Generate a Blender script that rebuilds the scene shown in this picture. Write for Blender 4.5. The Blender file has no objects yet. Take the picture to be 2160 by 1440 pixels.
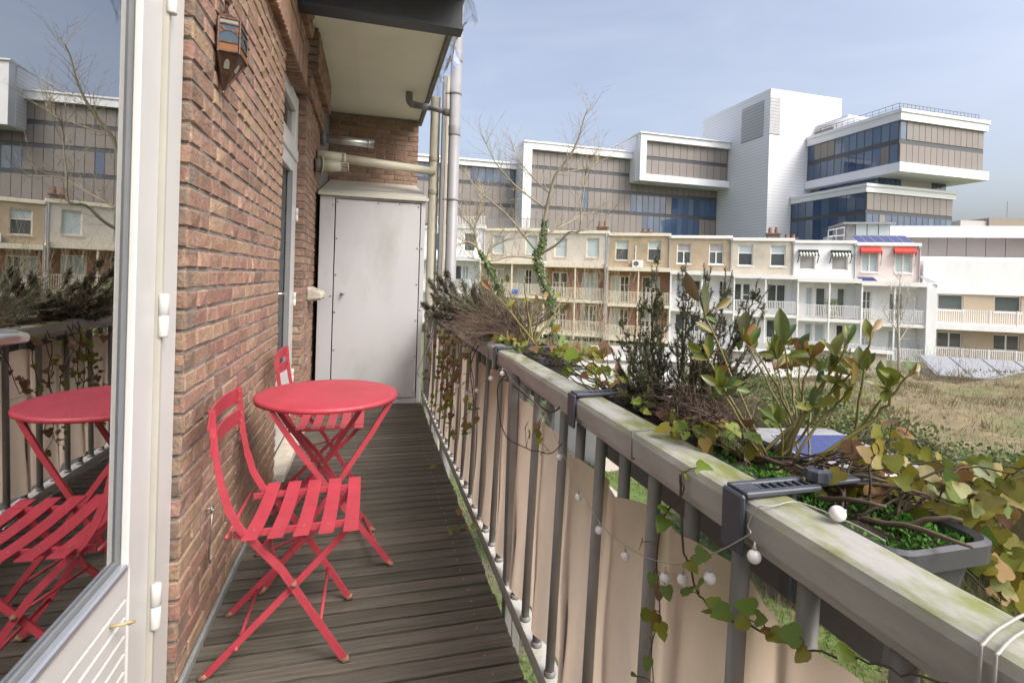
import bpy, bmesh, math, random
from mathutils import Vector, Matrix
R = math.radians
SC = bpy.context.scene
COL = SC.collection

# ------------------------------------------------------------------ camera
FPX, CXP, CYP, EYE = 1095.0, 1080.0, 592.0, 1.24
yaw, pit, rol = R(15.2), R(0.30), R(1.75)
_f = Vector((math.sin(yaw)*math.cos(pit), math.cos(yaw)*math.cos(pit), -math.sin(pit)))
_rt = Vector((math.cos(yaw), -math.sin(yaw), 0))
_up = _rt.cross(_f)
_r = _rt*math.cos(rol) + _up*math.sin(rol)
_u = -_rt*math.sin(rol) + _up*math.cos(rol)
_O = Vector((0, 0, EYE))
cam = bpy.data.cameras.new('camera')
cam.sensor_width = 36; cam.lens = FPX/2160*36
cam.shift_y = -(720-CYP)/2160
cam.clip_start = 0.02; cam.clip_end = 3000
co = bpy.data.objects.new('camera', cam); COL.objects.link(co)
m = Matrix.Identity(4)
for i, v in enumerate((_r, _u, -_f)):
    for k in range(3): m[k][i] = v[k]
m.translation = _O
co.matrix_world = m
SC.camera = co
def ray(px, py): return _f + _r*((px-CXP)/FPX) - _u*((py-CYP)/FPX)
def at(px, py, D): return _O + ray(px, py)*D          # a sight-line read off the photograph, D metres out
def onX(px, py, X):
    d = ray(px, py); return _O + d*((X-_O.x)/d.x)

# ------------------------------------------------------------------ sky, sun, exposure
AZ, EL = R(143), R(48)                                # clockwise from +Y
w = bpy.data.worlds.new('World'); SC.world = w; w.use_nodes = True
nt = w.node_tree
sky = nt.nodes.new('ShaderNodeTexSky'); sky.sky_type = 'NISHITA'
sky.sun_disc = False; sky.sun_elevation = EL; sky.sun_rotation = AZ
sky.air_density = 1.0; sky.dust_density = 6.8; sky.ozone_density = 2.0
hs = nt.nodes.new('ShaderNodeHueSaturation'); hs.inputs['Saturation'].default_value = 0.72; hs.inputs['Hue'].default_value = 0.506
nt.links.new(sky.outputs[0], hs.inputs['Color'])
bg = nt.nodes['Background']; bg.inputs[1].default_value = 0.14
tcw = nt.nodes.new('ShaderNodeTexCoord'); mpw = nt.nodes.new('ShaderNodeMapping'); mpw.inputs['Scale'].default_value = (1.6, 1.6, 5.5); mpw.inputs['Rotation'].default_value = (.25, .15, .6)
nt.links.new(tcw.outputs['Generated'], mpw.inputs[0])
nzw = nt.nodes.new('ShaderNodeTexNoise'); nzw.inputs['Scale'].default_value = 1.6; nzw.inputs['Detail'].default_value = 8; nzw.inputs['Roughness'].default_value = .55; nzw.inputs['Distortion'].default_value = .6
nt.links.new(mpw.outputs[0], nzw.inputs['Vector'])
mrw = nt.nodes.new('ShaderNodeMapRange'); mrw.inputs[1].default_value = .42; mrw.inputs[2].default_value = .75; mrw.inputs[3].default_value = 0; mrw.inputs[4].default_value = .30
nt.links.new(nzw.outputs[0], mrw.inputs[0])
h2 = nt.nodes.new('ShaderNodeHueSaturation'); h2.inputs['Saturation'].default_value = .45; h2.inputs['Value'].default_value = 1.22      # thin veil of cloud
nt.links.new(hs.outputs[0], h2.inputs['Color'])
mxw = nt.nodes.new('ShaderNodeMix'); mxw.data_type = 'RGBA'; nt.links.new(mrw.outputs[0], mxw.inputs[0]); nt.links.new(hs.outputs[0], mxw.inputs[6]); nt.links.new(h2.outputs[0], mxw.inputs[7])
nt.links.new(mxw.outputs[2], bg.inputs[0])
sl = bpy.data.lights.new('sun', 'SUN'); sl.energy = 0.8; sl.angle = R(20); sl.color = (1, .96, .91)
so = bpy.data.objects.new('sun', sl); COL.objects.link(so)
SUN = Vector((math.sin(AZ)*math.cos(EL), math.cos(AZ)*math.cos(EL), math.sin(EL)))
so.rotation_euler = (-SUN).to_track_quat('-Z', 'Y').to_euler(); so.location = (0, -5, 20)
SC.view_settings.view_transform = 'Standard'; SC.view_settings.look = 'None'
SC.view_settings.exposure = 1.05; SC.view_settings.gamma = 1
SC.render.engine = 'CYCLES'
SC.cycles.max_bounces = 6; SC.cycles.transparent_max_bounces = 12

# ------------------------------------------------------------------ materials
MAT = {}
def M(name, col, rough=.6, amt=.12, nscale=8, bump=0, bscale=60, metal=0, rand=None, spec=.5, trans=0, stretch=(1,1,1), col2=None, c2scale=3, c2lo=.45, c2hi=.6, c2up=False, coat=0, alpha=1, ior=1.5):
    mt = bpy.data.materials.new(name); mt.use_nodes = True; n = mt.node_tree; L = n.links
    b = n.nodes['Principled BSDF']; b.inputs['Roughness'].default_value = rough; b.inputs['Metallic'].default_value = metal
    b.inputs['Specular IOR Level'].default_value = spec; b.inputs['IOR'].default_value = ior
    if coat: b.inputs['Coat Weight'].default_value = coat
    tc = n.nodes.new('ShaderNodeTexCoord'); oi = n.nodes.new('ShaderNodeObjectInfo')
    ad = n.nodes.new('ShaderNodeVectorMath'); ad.operation = 'MULTIPLY_ADD'
    L.new(oi.outputs['Location'], ad.inputs[0]); ad.inputs[1].default_value = (3.17, 2.31, 4.7); L.new(tc.outputs['Object'], ad.inputs[2])
    mp = n.nodes.new('ShaderNodeMapping'); mp.inputs['Scale'].default_value = stretch
    L.new(ad.outputs[0], mp.inputs[0]); vec = mp.outputs[0]
    if rand:
        rp = n.nodes.new('ShaderNodeValToRGB'); cr = rp.color_ramp
        while len(cr.elements) < len(rand): cr.elements.new(.5)
        for i, c in enumerate(rand):
            cr.elements[i].position = i/(len(rand)-1); cr.elements[i].color = (*c, 1)
        L.new(oi.outputs['Random'], rp.inputs[0]); cs = rp.outputs[0]
    else:
        rg = n.nodes.new('ShaderNodeRGB'); rg.outputs[0].default_value = (*col, 1); cs = rg.outputs[0]
    if col2:
        nz = n.nodes.new('ShaderNodeTexNoise'); nz.inputs['Scale'].default_value = c2scale; nz.inputs['Detail'].default_value = 6; nz.inputs['Roughness'].default_value = .65
        L.new(vec, nz.inputs['Vector'])
        mr = n.nodes.new('ShaderNodeMapRange'); mr.inputs[1].default_value = c2lo; mr.inputs[2].default_value = c2hi
        L.new(nz.outputs[0], mr.inputs[0]); fac = mr.outputs[0]
        if c2up:
            ge = n.nodes.new('ShaderNodeNewGeometry'); sx = n.nodes.new('ShaderNodeSeparateXYZ'); L.new(ge.outputs['True Normal'], sx.inputs[0])
            mu = n.nodes.new('ShaderNodeMath'); mu.operation = 'MULTIPLY'; mu.use_clamp = True
            L.new(fac, mu.inputs[0]); L.new(sx.outputs['Z'], mu.inputs[1]); fac = mu.outputs[0]
        mx = n.nodes.new('ShaderNodeMix'); mx.data_type = 'RGBA'
        L.new(fac, mx.inputs[0]); L.new(cs, mx.inputs[6]); mx.inputs[7].default_value = (*col2, 1); cs = mx.outputs[2]
    if amt:
        nz = n.nodes.new('ShaderNodeTexNoise'); nz.inputs['Scale'].default_value = nscale; nz.inputs['Detail'].default_value = 7; nz.inputs['Roughness'].default_value = .62
        L.new(vec, nz.inputs['Vector'])
        mr = n.nodes.new('ShaderNodeMapRange'); mr.inputs[1].default_value = .25; mr.inputs[2].default_value = .75
        mr.inputs[3].default_value = 1-amt; mr.inputs[4].default_value = 1+amt*.8
        L.new(nz.outputs[0], mr.inputs[0])
        sc = n.nodes.new('ShaderNodeVectorMath'); sc.operation = 'SCALE'
        L.new(cs, sc.inputs[0]); L.new(mr.outputs[0], sc.inputs['Scale']); cs = sc.outputs[0]
    L.new(cs, b.inputs['Base Color'])
    if bump:
        nb = n.nodes.new('ShaderNodeTexNoise'); nb.inputs['Scale'].default_value = bscale; nb.inputs['Detail'].default_value = 5
        L.new(vec, nb.inputs['Vector'])
        bp = n.nodes.new('ShaderNodeBump'); bp.inputs['Strength'].default_value = bump; bp.inputs['Distance'].default_value = .01
        L.new(nb.outputs[0], bp.inputs['Height']); L.new(bp.outputs[0], b.inputs['Normal'])
    if trans:
        tr = n.nodes.new('ShaderNodeBsdfTranslucent'); L.new(cs, tr.inputs[0])
        ms = n.nodes.new('ShaderNodeMixShader'); ms.inputs[0].default_value = trans
        L.new(b.outputs[0], ms.inputs[1]); L.new(tr.outputs[0], ms.inputs[2])
        L.new(ms.outputs[0], n.nodes['Material Output'].inputs[0])
    MAT[name] = mt
    return mt
def glass_mat(name, tint, ior, rough=0.0):
    mt = bpy.data.materials.new(name); mt.use_nodes = True; n = mt.node_tree; L = n.links
    n.nodes.remove(n.nodes['Principled BSDF'])
    fr = n.nodes.new('ShaderNodeFresnel'); fr.inputs[0].default_value = ior
    tr = n.nodes.new('ShaderNodeBsdfTransparent'); tr.inputs[0].default_value = (*tint, 1)
    gl = n.nodes.new('ShaderNodeBsdfGlossy'); gl.inputs['Roughness'].default_value = rough; gl.inputs[0].default_value = (1, 1, 1, 1)
    ms = n.nodes.new('ShaderNodeMixShader'); L.new(fr.outputs[0], ms.inputs[0]); L.new(tr.outputs[0], ms.inputs[1]); L.new(gl.outputs[0], ms.inputs[2])
    L.new(ms.outputs[0], n.nodes['Material Output'].inputs[0]); MAT[name] = mt; return mt

BR = [(.19,.11,.08), (.31,.195,.14), (.26,.145,.11), (.335,.23,.15), (.235,.125,.097), (.32,.195,.146), (.28,.172,.115), (.175,.108,.08)]
M('brick', (.3,.15,.1), .9, .32, 22, .55, 90, rand=BR, col2=(.40,.315,.25), c2scale=14, c2lo=.56, c2hi=.78)
M('brick_shaded', (.2,.15,.11), .95, .35, 22, .6, 90, rand=[(.15,.115,.09),(.21,.155,.115),(.17,.12,.095),(.24,.175,.12)])  # brick for the return faces, their shade put into the darker colour
M('mortar', (.20,.185,.165), .95, .25, 30, .5, 120)
M('white_paint', (.56,.555,.54), .38, .05, 5)
M('strip', (.44,.42,.37), .6, .1)
M('gasket', (.16,.17,.18), .5, .1)
M('metal_strip', (.55,.58,.62), .3, .08, metal=.7)
M('cabinet_paint', (.44,.437,.452), .45, .05, 3, col2=(.35,.34,.33), c2scale=2.2, c2lo=.5, c2hi=.72, stretch=(1,1,.45))
M('cabinet_roof', (.44,.42,.37), .5, .1, 3, col2=(.36,.33,.26), c2scale=4, c2lo=.55, c2hi=.75)
M('screw', (.3,.29,.28), .4, .1, metal=.8)
M('deck', (.16,.135,.105), .85, .5, 16, .6, 50, stretch=(.18,4.5,3), rand=[(.078,.067,.053),(.112,.097,.078),(.094,.083,.067),(.068,.06,.048)], col2=(.042,.045,.029), c2scale=2.2, c2lo=.5, c2hi=.72)
M('joist', (.05,.045,.04), .9, .2)
M('plinth', (.22,.23,.23), .8, .3, 10, .4, 40)
M('soffit', (.88,.85,.76), .7, .05, 2, col2=(.82,.775,.68), c2scale=1.5, c2lo=.5, c2hi=.8)
M('black_steel', (.016,.019,.026), .42, .3, 8, .15, 30, col2=(.12,.07,.05), c2scale=9, c2lo=.68, c2hi=.76)
M('fascia', (.20,.19,.17), .6, .35, 7, .2, 30)
M('pvc_grey', (.26,.26,.275), .45, .08, 4, col2=(.20,.195,.18), c2scale=3, c2lo=.55, c2hi=.8)
M('pvc_cream', (.45,.42,.335), .45, .1, 4, col2=(.42,.38,.28), c2scale=3, c2lo=.55, c2hi=.85)
M('steel', (.6,.6,.6), .28, .15, 6, metal=1)
M('red_paint', (.40,.046,.066), .48, .2, 9, .15, 120, col2=(.22,.075,.055), c2scale=34, c2lo=.66, c2hi=.71)
M('rust', (.25,.14,.09), .7, .4, 40)
M('rail', (.36,.34,.31), .5, .18, 6, .1, 40, col2=(.20,.215,.10), c2scale=5, c2lo=.45, c2hi=.68, c2up=True, stretch=(1,.5,1))
M('rail_top', (.34,.335,.315), .55, .3, 14, .15, 60, col2=(.19,.21,.065), c2scale=17, c2lo=.43, c2hi=.62, c2up=True, stretch=(1,.4,1))
M('baluster', (.215,.208,.20), .5, .2, 6, .1, 50, col2=(.22,.16,.09), c2scale=6, c2lo=.70, c2hi=.78)
M('bottom_rail', (.52,.51,.48), .5, .2, 8, col2=(.3,.28,.22), c2scale=8, c2lo=.55, c2hi=.75)
M('fabric', (.82,.665,.545), .9, .16, 4, .35, 420, trans=.5, col2=(.70,.56,.455), c2scale=2.5, c2lo=.5, c2hi=.75, stretch=(1,1,.4))
M('planter', (.06,.062,.07), .5, .15, 6, .08, 40)
M('clamp', (.06,.068,.088), .45, .12, 10)
M('soil', (.035,.025,.018), 1, .4, 40, .8, 80)
M('moss', (.075,.21,.025), .9, .4, 30, trans=.2)
M('stem_green', (.19,.165,.06), .6, .25, 30)
M('stem_brown', (.12,.085,.06), .8, .3, 40)
M('vine', (.075,.05,.038), .8, .3, 40)
M('skimmia_leaf', (.2,.2,.05), .38, .18, 25, trans=.28, rand=[(.085,.15,.04),(.15,.19,.03),(.22,.205,.035),(.13,.17,.04),(.27,.13,.04),(.18,.19,.03),(.06,.12,.05),(.20,.085,.045)])
M('ivy_leaf', (.3,.3,.05), .45, .3, 25, trans=.30, rand=[(.12,.17,.025),(.22,.21,.028),(.28,.215,.035),(.15,.19,.03),(.27,.14,.05),(.09,.155,.03),(.20,.20,.03),(.24,.19,.03)], col2=(.22,.10,.04), c2scale=25, c2lo=.6, c2hi=.75)
M('ivy_green', (.13,.22,.03), .45, .25, 25, trans=.30, rand=[(.13,.22,.025),(.19,.26,.025),(.10,.18,.03),(.25,.25,.03),(.15,.23,.03)])
M('dry_leaf', (.2,.1,.05), .8, .3, 25, trans=.2, rand=[(.22,.12,.07),(.15,.08,.05),(.28,.15,.08)])
M('needle', (.075,.115,.055), .6, .4, 20, trans=.2)
M('needle_tip', (.155,.125,.07), .7, .4, 20, trans=.2)
M('heather', (.115,.08,.06), .9, .4, 20)
M('heather_grey', (.15,.15,.095), .9, .4, 20)
M('wire', (.36,.35,.32), .5, .1)
M('bulb', (.80,.76,.76), .25, .05)
M('copper', (.11,.06,.045), .5, .4, 40, .3, 80, metal=.6)
M('amber_glass', (.20,.075,.015), .15, .2)
M('clear_glass', (.25,.26,.21), .12, .15)
M('blue_glass', (.035,.075,.11), .12, .25)
M('brass', (.42,.33,.16), .5, .2)
M('stone', (.47,.43,.36), .9, .3, 18, .5, 40)
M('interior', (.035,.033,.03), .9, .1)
M('curtain', (.20,.19,.18), .9, .1)
glass_mat('pane', (.55,.57,.57), 7.0)
glass_mat('plastic', (.9,.92,.94), 1.6, .12)

# ------------------------------------------------------------------ mesh helpers
def link(o, parent=None):
    COL.objects.link(o)
    if parent: o.parent = parent
    return o
def worg(o):
    v = Vector((0, 0, 0))
    while o: v += o.location; o = o.parent
    return v
def tag(o, label=None, cat=None, group=None, kind=None):
    if label: o['label'] = label
    if cat: o['category'] = cat
    if group: o['group'] = group
    if kind: o['kind'] = kind
    return o
def thing(name, loc, label, cat, group=None, rz=0):
    o = bpy.data.objects.new(name, None); o.empty_display_size = .1; o.location = loc; o.rotation_euler.z = rz
    link(o); return tag(o, label, cat, group)
class MB:
    def __init__(s): s.v = []; s.f = []; s.T = None
    def _add(s, vs, fs):
        b = len(s.v)
        if s.T: vs = [s.T @ Vector(q) for q in vs]
        s.v += [tuple(q) for q in vs]; s.f += [tuple(b+i for i in q) for q in fs]; return s
    def box(s, x0, x1, y0, y1, z0, z1, bv=0):
        if bv:
            e = min(bv, .45*min(x1-x0, y1-y0, z1-z0)); bm = bmesh.new()
            bmesh.ops.create_cube(bm, size=1)
            for q in bm.verts: q.co = Vector(((x0+x1)/2+q.co.x*(x1-x0), (y0+y1)/2+q.co.y*(y1-y0), (z0+z1)/2+q.co.z*(z1-z0)))
            bmesh.ops.bevel(bm, geom=bm.edges[:], offset=e, segments=1, affect='EDGES')
            bm.verts.index_update()
            s._add([q.co.copy() for q in bm.verts], [[q.index for q in f.verts] for f in bm.faces]); bm.free(); return s
        vs = [(x, y, z) for x in (x0, x1) for y in (y0, y1) for z in (z0, z1)]
        return s._add(vs, [(0,1,3,2),(4,6,7,5),(0,4,5,1),(2,3,7,6),(0,2,6,4),(1,5,7,3)])
    def obox(s, a, b, w, h, up=(0,0,1)):           # flat bar from a to b
        a = Vector(a); b = Vector(b); d = (b-a).normalized(); x = d.cross(Vector(up))
        if x.length < 1e-4: x = d.cross(Vector((1,0,0)))
        x.normalize(); y = x.cross(d); vs = []
        for p in (a, b):
            for i, j in ((-1,-1),(1,-1),(1,1),(-1,1)): vs.append(p + x*(i*w/2) + y*(j*h/2))
        return s._add(vs, [(3,2,1,0),(4,5,6,7),(0,1,5,4),(1,2,6,5),(2,3,7,6),(3,0,4,7)])
    def tube(s, pts, r, n=8, cap=True):
        pts = [Vector(p) for p in pts]; N = len(pts)
        rs = r if isinstance(r, (list, tuple)) else [r]*N
        vs = []; px = None
        for i, p in enumerate(pts):
            d = (pts[min(i+1, N-1)] - pts[max(i-1, 0)])
            if d.length < 1e-9: d = Vector((0,0,1))
            d.normalize()
            if px is None:
                a = Vector((0,0,1)) if abs(d.z) < .9 else Vector((1,0,0)); x = d.cross(a).normalized()
            else:
                x = (px - d*px.dot(d))
                x = x.normalized() if x.length > 1e-5 else d.orthogonal().normalized()
            px = x; y = d.cross(x)
            for k in range(n):
                t = 2*math.pi*k/n; vs.append(p + (x*math.cos(t) + y*math.sin(t))*rs[i])
        fs = [(i*n+k, i*n+(k+1)%n, (i+1)*n+(k+1)%n, (i+1)*n+k) for i in range(N-1) for k in range(n)]
        if cap: fs += [tuple(range(n-1, -1, -1)), tuple((N-1)*n+k for k in range(n))]
        return s._add(vs, fs)
    def sheetbar(s, pts, side, w, t):              # flat strip following pts, width along `side`
        side = Vector(side).normalized(); pts = [Vector(p) for p in pts]; N = len(pts); vs = []
        for i, p in enumerate(pts):
            d = (pts[min(i+1, N-1)] - pts[max(i-1, 0)]).normalized(); nn = d.cross(side).normalized()
            for a, b in ((-1,-1),(1,-1),(1,1),(-1,1)): vs.append(p + side*(a*w/2) + nn*(b*t/2))
        fs = [(i*4+k, i*4+(k+1)%4, (i+1)*4+(k+1)%4, (i+1)*4+k) for i in range(N-1) for k in range(4)] + [(3,2,1,0), tuple((N-1)*4+k for k in range(4))]
        return s._add(vs, fs)
    def lathe(s, prof, c, n=16, axis='Z'):
        vs = []; c = Vector(c)
        for r_, h in prof:
            for k in range(n):
                t = 2*math.pi*k/n; q = (r_*math.cos(t), r_*math.sin(t), h)
                q = {'Z': q, 'X': (q[2], q[0], q[1]), 'Y': (q[1], q[2], q[0])}[axis]; vs.append(c + Vector(q))
        N = len(prof)
        fs = [(i*n+k, i*n+(k+1)%n, (i+1)*n+(k+1)%n, (i+1)*n+k) for i in range(N-1) for k in range(n)]
        fs += [tuple(range(n-1, -1, -1)), tuple((N-1)*n+k for k in range(n))]
        return s._add(vs, fs)
    def quad(s, a, b, c, d): return s._add([a, b, c, d], [(0,1,2,3)])
    def poly(s, vs): return s._add(vs, [tuple(range(len(vs)))])
    def mesh(s, name, mat, smooth=False):
        me = bpy.data.meshes.new(name); me.from_pydata(s.v, [], s.f); me.update()
        if mat: me.materials.append(MAT[mat])
        if smooth: me.polygons.foreach_set('use_smooth', [True]*len(me.polygons))
        return me
    def build(s, name, mat, parent=None, smooth=False, world=True, **k):
        if parent and world:
            o_ = worg(parent); s.v = [(a-o_.x, b-o_.y, c-o_.z) for a, b, c in s.v]
        o = bpy.data.objects.new(name, s.mesh(name, mat, smooth)); link(o, parent)
        if k: tag(o, **k)
        return o
def inst(name, me, parent, loc, mtx=None, sc=1):
    o = bpy.data.objects.new(name, me)
    if mtx is None: o.location = Vector(loc) - worg(parent) if parent else loc; o.scale = (sc, sc, sc)
    else:
        T = mtx.copy(); T.translation = Vector(loc) - (worg(parent) if parent else Vector()); o.matrix_basis = T
    return link(o, parent)
rng = random.Random(7)
def frame(d, nrm, s):                              # x across, y along d, z ~ nrm, scaled
    d = Vector(d).normalized(); x = d.cross(Vector(nrm))
    x = x.normalized() if x.length > 1e-4 else d.orthogonal().normalized(); z = x.cross(d)
    T = Matrix.Identity(4)
    for k in range(3): T[k][0] = x[k]*s; T[k][1] = d[k]*s; T[k][2] = z[k]*s
    return T

# ------------------------------------------------------------------ bricks
XW = -.515
CH = .0605
def brick_mesh(L, seed, D=.10, H=.0525, mat='brick'):
    r = random.Random(seed); b = MB().box(-L/2, L/2, -D, 0, 0, H, .005)
    b.v = [(x+r.uniform(-.0022,.0022), y+(r.uniform(-.0035,.0035) if y > -.01 else 0), z+r.uniform(-.0018,.0018)) for x, y, z in b.v]
    return b.mesh('brick', mat)
BM_ = {L: [brick_mesh(L, i*31+int(L*1000)) for i in range(5)] for L in (.205, .155, .098, .06)}
RB_ = [brick_mesh(.06, 900+i, mat='brick_shaded') for i in range(5)]
def lay(parent, p0, u, nrm, length, z0, z1, rag=True, limit=None, holes=(), start=0, seed=1, name='brick', rest=None):
    """courses of bricks on a face: p0 = corner at z 0, u along, nrm outward"""
    r = random.Random(seed); u = Vector(u); nrm = Vector(nrm); out = []
    T0 = Matrix.Identity(4)
    for k in range(3): T0[k][0] = u[k]; T0[k][1] = nrm[k]
    nz = int((z1-z0)/CH + .2)
    for c in range(nz):
        z = z0 + c*CH; x = 0; k = (c+start) % 2
        first = True
        while x < length-.02:
            if first: L = .205 if c % 2 == 0 else .098
            else: L = r.choice((.205, .098, .098, .155, .098)) if k else r.choice((.205, .205, .098, .155))
            first = False
            L = min(L, length-x)
            if length-x-L < .045: L = length-x
            key = min(BM_, key=lambda q: abs(q-L))
            xm = x+L/2; ok = True
            for (a, b, c0, c1) in holes:
                if a < xm < b and c0 < z+.02 < c1: ok = False
            if ok: out.append((Vector(p0)+u*xm+Vector((0,0,z))+nrm*r.uniform(-.0015,.002), key, L/key, r.randrange(5), r.uniform(-.004,.004)))
            x += L + .0085; k += 1
    def put(q, par):
        pos, key, sx, vi, tw = q
        T = T0.copy() @ Matrix.Rotation(tw, 4, 'Y') @ Matrix.Diagonal((sx,1,1,1))
        return inst(name, BM_[key][vi], par, pos, T)
    if limit and len(out) > limit:
        keep = sorted(out, key=lambda q: q[0].y + .4*abs(q[0].z-1.1)); far = keep[limit:]; keep = keep[:limit]
        b = MB()
        for pos, key, sx, vi, tw in far:
            T = T0.copy(); T.translation = pos; T = T @ Matrix.Diagonal((sx,1,1,1))
            me = BM_[key][vi]; b._add([T @ q.co for q in me.vertices], [tuple(p.vertices) for p in me.polygons])
        b.build('bricks', 'brick', parent, kind='stuff'); out = keep
    for q in out: put(q, parent)
    return len(out)

# ================================================================== the balcony: floor, ceiling, walls
GZ = -4.0
dk = MB().box(-.50, .50, -3.6, 5.10, -.16, -.055).build('deck', 'joist'); tag(dk, kind='structure')
bm_b = []
for i in range(4):
    r = random.Random(i); L = 1.012; b = MB().box(-L/2, L/2, -.0306, .0306, -.028, 0, .003)
    b.v = [(x, y+r.uniform(-.0012,.0012), z+r.uniform(-.0012,.0012)) for x, y, z in b.v]
    bm_b.append(b.mesh('board', 'deck'))
y = .75; i = 0
while y < 5.09:
    o = inst('board', bm_b[i % 4], dk, (-.006+rng.uniform(-.004,.006), y, 0)); o.rotation_euler = (rng.uniform(-.01,.01), 0, rng.uniform(-.003,.003))
    y += .0745; i += 1
dsc = MB().lathe([(.0042, 0), (.004, .0008), (.001, .0004)], (0,0,0), 8).mesh('screw', 'screw')
y = .75
while y < 4.0:
    for x in (-.40, .40): inst('screw', dsc, dk, (x+rng.uniform(-.006,.006), y+rng.uniform(-.008,.008), .0012))
    y += .0745
MB().box(-.517, -.502, 1.70, 3.28, -.05, .028, .004).build('skirting', 'plinth', dk)
MB().box(-.575, -.46, 3.285, 4.30, -.05, .045, .006).build('threshold', 'stone', dk)

ce = MB().box(-.70, .515, 2.7, 6.62, 3.135, 3.36).build('ceiling', 'soffit'); tag(ce, kind='structure')
MB().box(-.17, -.164, 3.5, 6.46, 3.130, 3.134).build('joint_strip', 'soffit', ce)
MB().box(.518, .56, 2.7, 6.60, 3.10, 3.40, .006).build('edge_trim', 'fascia', ce)

# near wall
bw = thing('brick_wall', (XW, 2.45, 0), 'weathered red brown brick wall beside the red chairs, carrying the lantern', 'wall')
MB().box(-.80, XW-.0045, 1.7065, 3.268, -.3, 3.14).build('mortar', 'mortar', bw)
MB().box(-.80, -.62, 1.0, 6.6, 3.40, 5.0).build('upper_masonry', 'mortar', bw)
MB().box(-.80, -.56, -4, .55, -4, 5.0).build('rear_masonry', 'mortar', bw)
MB().box(-.80, -.545, .55, 1.70, 2.35, 5.0).build('head_masonry', 'mortar', bw)
lay(bw, (XW, 1.70, 0), (0,1,0), (1,0,0), 1.575, -.03, 2.56, limit=290, seed=3)
# return of the wall next to the door (headers)
for c in range(52):
    inst('return_brick', RB_[c % 5], bw, (-.548, 1.7005+rng.uniform(-.002,.002), -.03+c*CH), frame((0,-1,0), (0,0,1), 1) @ Matrix.Diagonal((1.06,1,1,1)))
# far jamb of the near wall
# lintel over the balcony door: projecting band of bricks on edge
ln = MB().box(-.79, -.485, 1.70, 3.94, 2.56, 3.13).build('lintel', 'mortar', bw)
lm = [ (lambda b: (b, b.mesh('brick', 'brick'))[1])(MB().box(-.06, .06, -.0235, .0235, 0, .20, .005)) for _ in range(2)]
y = 1.73
while y < 3.93:
    inst('brick', lm[0], ln, (-.532, y, 2.535)); y += .0575
y = 1.78
for row, (xo, zz) in enumerate(((-.47, 2.745), (-.47, 2.806), (-.44, 2.868), (-.44, 2.93), (-.44, 2.99), (-.44, 3.05))):
    yy = 1.75 + (.1 if row % 2 else 0)
    while yy < 3.90:
        T = frame((1,0,0), (0,0,1), 1)
        inst('brick', BM_[.205][int(yy*10) % 5], ln, (xo, yy+.1, zz), Matrix(((0,1,0,0),(1,0,0,0),(0,0,1,0),(0,0,0,1)))); yy += .2155

# pier beyond the balcony door
pr = thing('brick_pier', (XW, 4.8, 0), 'narrow brick pier between the glazed balcony door and the storage cupboard', 'pier')
MB().box(-.80, XW-.0045, 4.332, 6.45, -.3, 3.13).build('mortar', 'mortar', pr)
lay(pr, (XW, 4.325, 0), (0,1,0), (1,0,0), 1.1, -.03, 2.62, seed=11)
for c in range(44):
    inst('return_brick', RB_[(c*3) % 5], pr, (-.548, 4.326, -.03+c*CH), frame((0,-1,0), (0,0,1), 1) @ Matrix.Diagonal((1.06,1,1,1)))
cb = MB().box(-.79, -.50, 4.27, 5.36, 2.64, 2.80).box(-.79, -.45, 4.31, 5.44, 2.82, 3.13).build('corbel', 'mortar', pr)
lay(cb, (-.485, 4.25, 0), (0,1,0), (1,0,0), 1.12, 2.61, 2.80, seed=12)
lay(cb, (-.433, 4.29, 0), (0,1,0), (1,0,0), 1.16, 2.80, 3.13, seed=13)
for zz in (2.61, 2.67, 2.73): inst('brick', BM_[.205][1], cb, (-.586, 4.252, zz), frame((0,-1,0), (0,0,1), 1))
for zz in (2.80, 2.86, 2.92, 2.98, 3.04): inst('brick', BM_[.205][2], cb, (-.535, 4.292, zz), frame((0,-1,0), (0,0,1), 1))
st = MB().box(-.53, -.39, 4.66, 4.96, .985, 1.12, .02)
st.v = [(x, y, z - (x+.53)*.35*(1 if z > 1.05 else -.4)) for x, y, z in st.v]
st.build('stone_sill', 'stone', pr)

# end wall behind the cupboard
ew = thing('brick_end_wall', (0, 6.47, 0), 'red brown brick end wall above the grey storage cupboard', 'wall')
MB().box(-.80, .50, 6.4745, 6.62, -.3, 3.13).build('mortar', 'mortar', ew)
lay(ew, (-.515, 6.47, 0), (1,0,0), (0,-1,0), 1.03, 1.9, 3.13, seed=21)

# interior behind the left door (dark room) so that the pane has something behind it
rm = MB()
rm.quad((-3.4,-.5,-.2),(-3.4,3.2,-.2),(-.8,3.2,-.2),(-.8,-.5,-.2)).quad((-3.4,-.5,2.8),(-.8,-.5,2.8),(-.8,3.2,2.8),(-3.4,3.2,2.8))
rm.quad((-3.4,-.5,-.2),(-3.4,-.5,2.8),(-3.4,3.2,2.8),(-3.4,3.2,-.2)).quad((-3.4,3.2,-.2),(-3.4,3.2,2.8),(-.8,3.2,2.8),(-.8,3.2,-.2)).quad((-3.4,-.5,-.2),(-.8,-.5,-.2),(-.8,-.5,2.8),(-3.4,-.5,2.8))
tag(rm.build('interior_wall', 'interior'), kind='structure')

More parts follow.
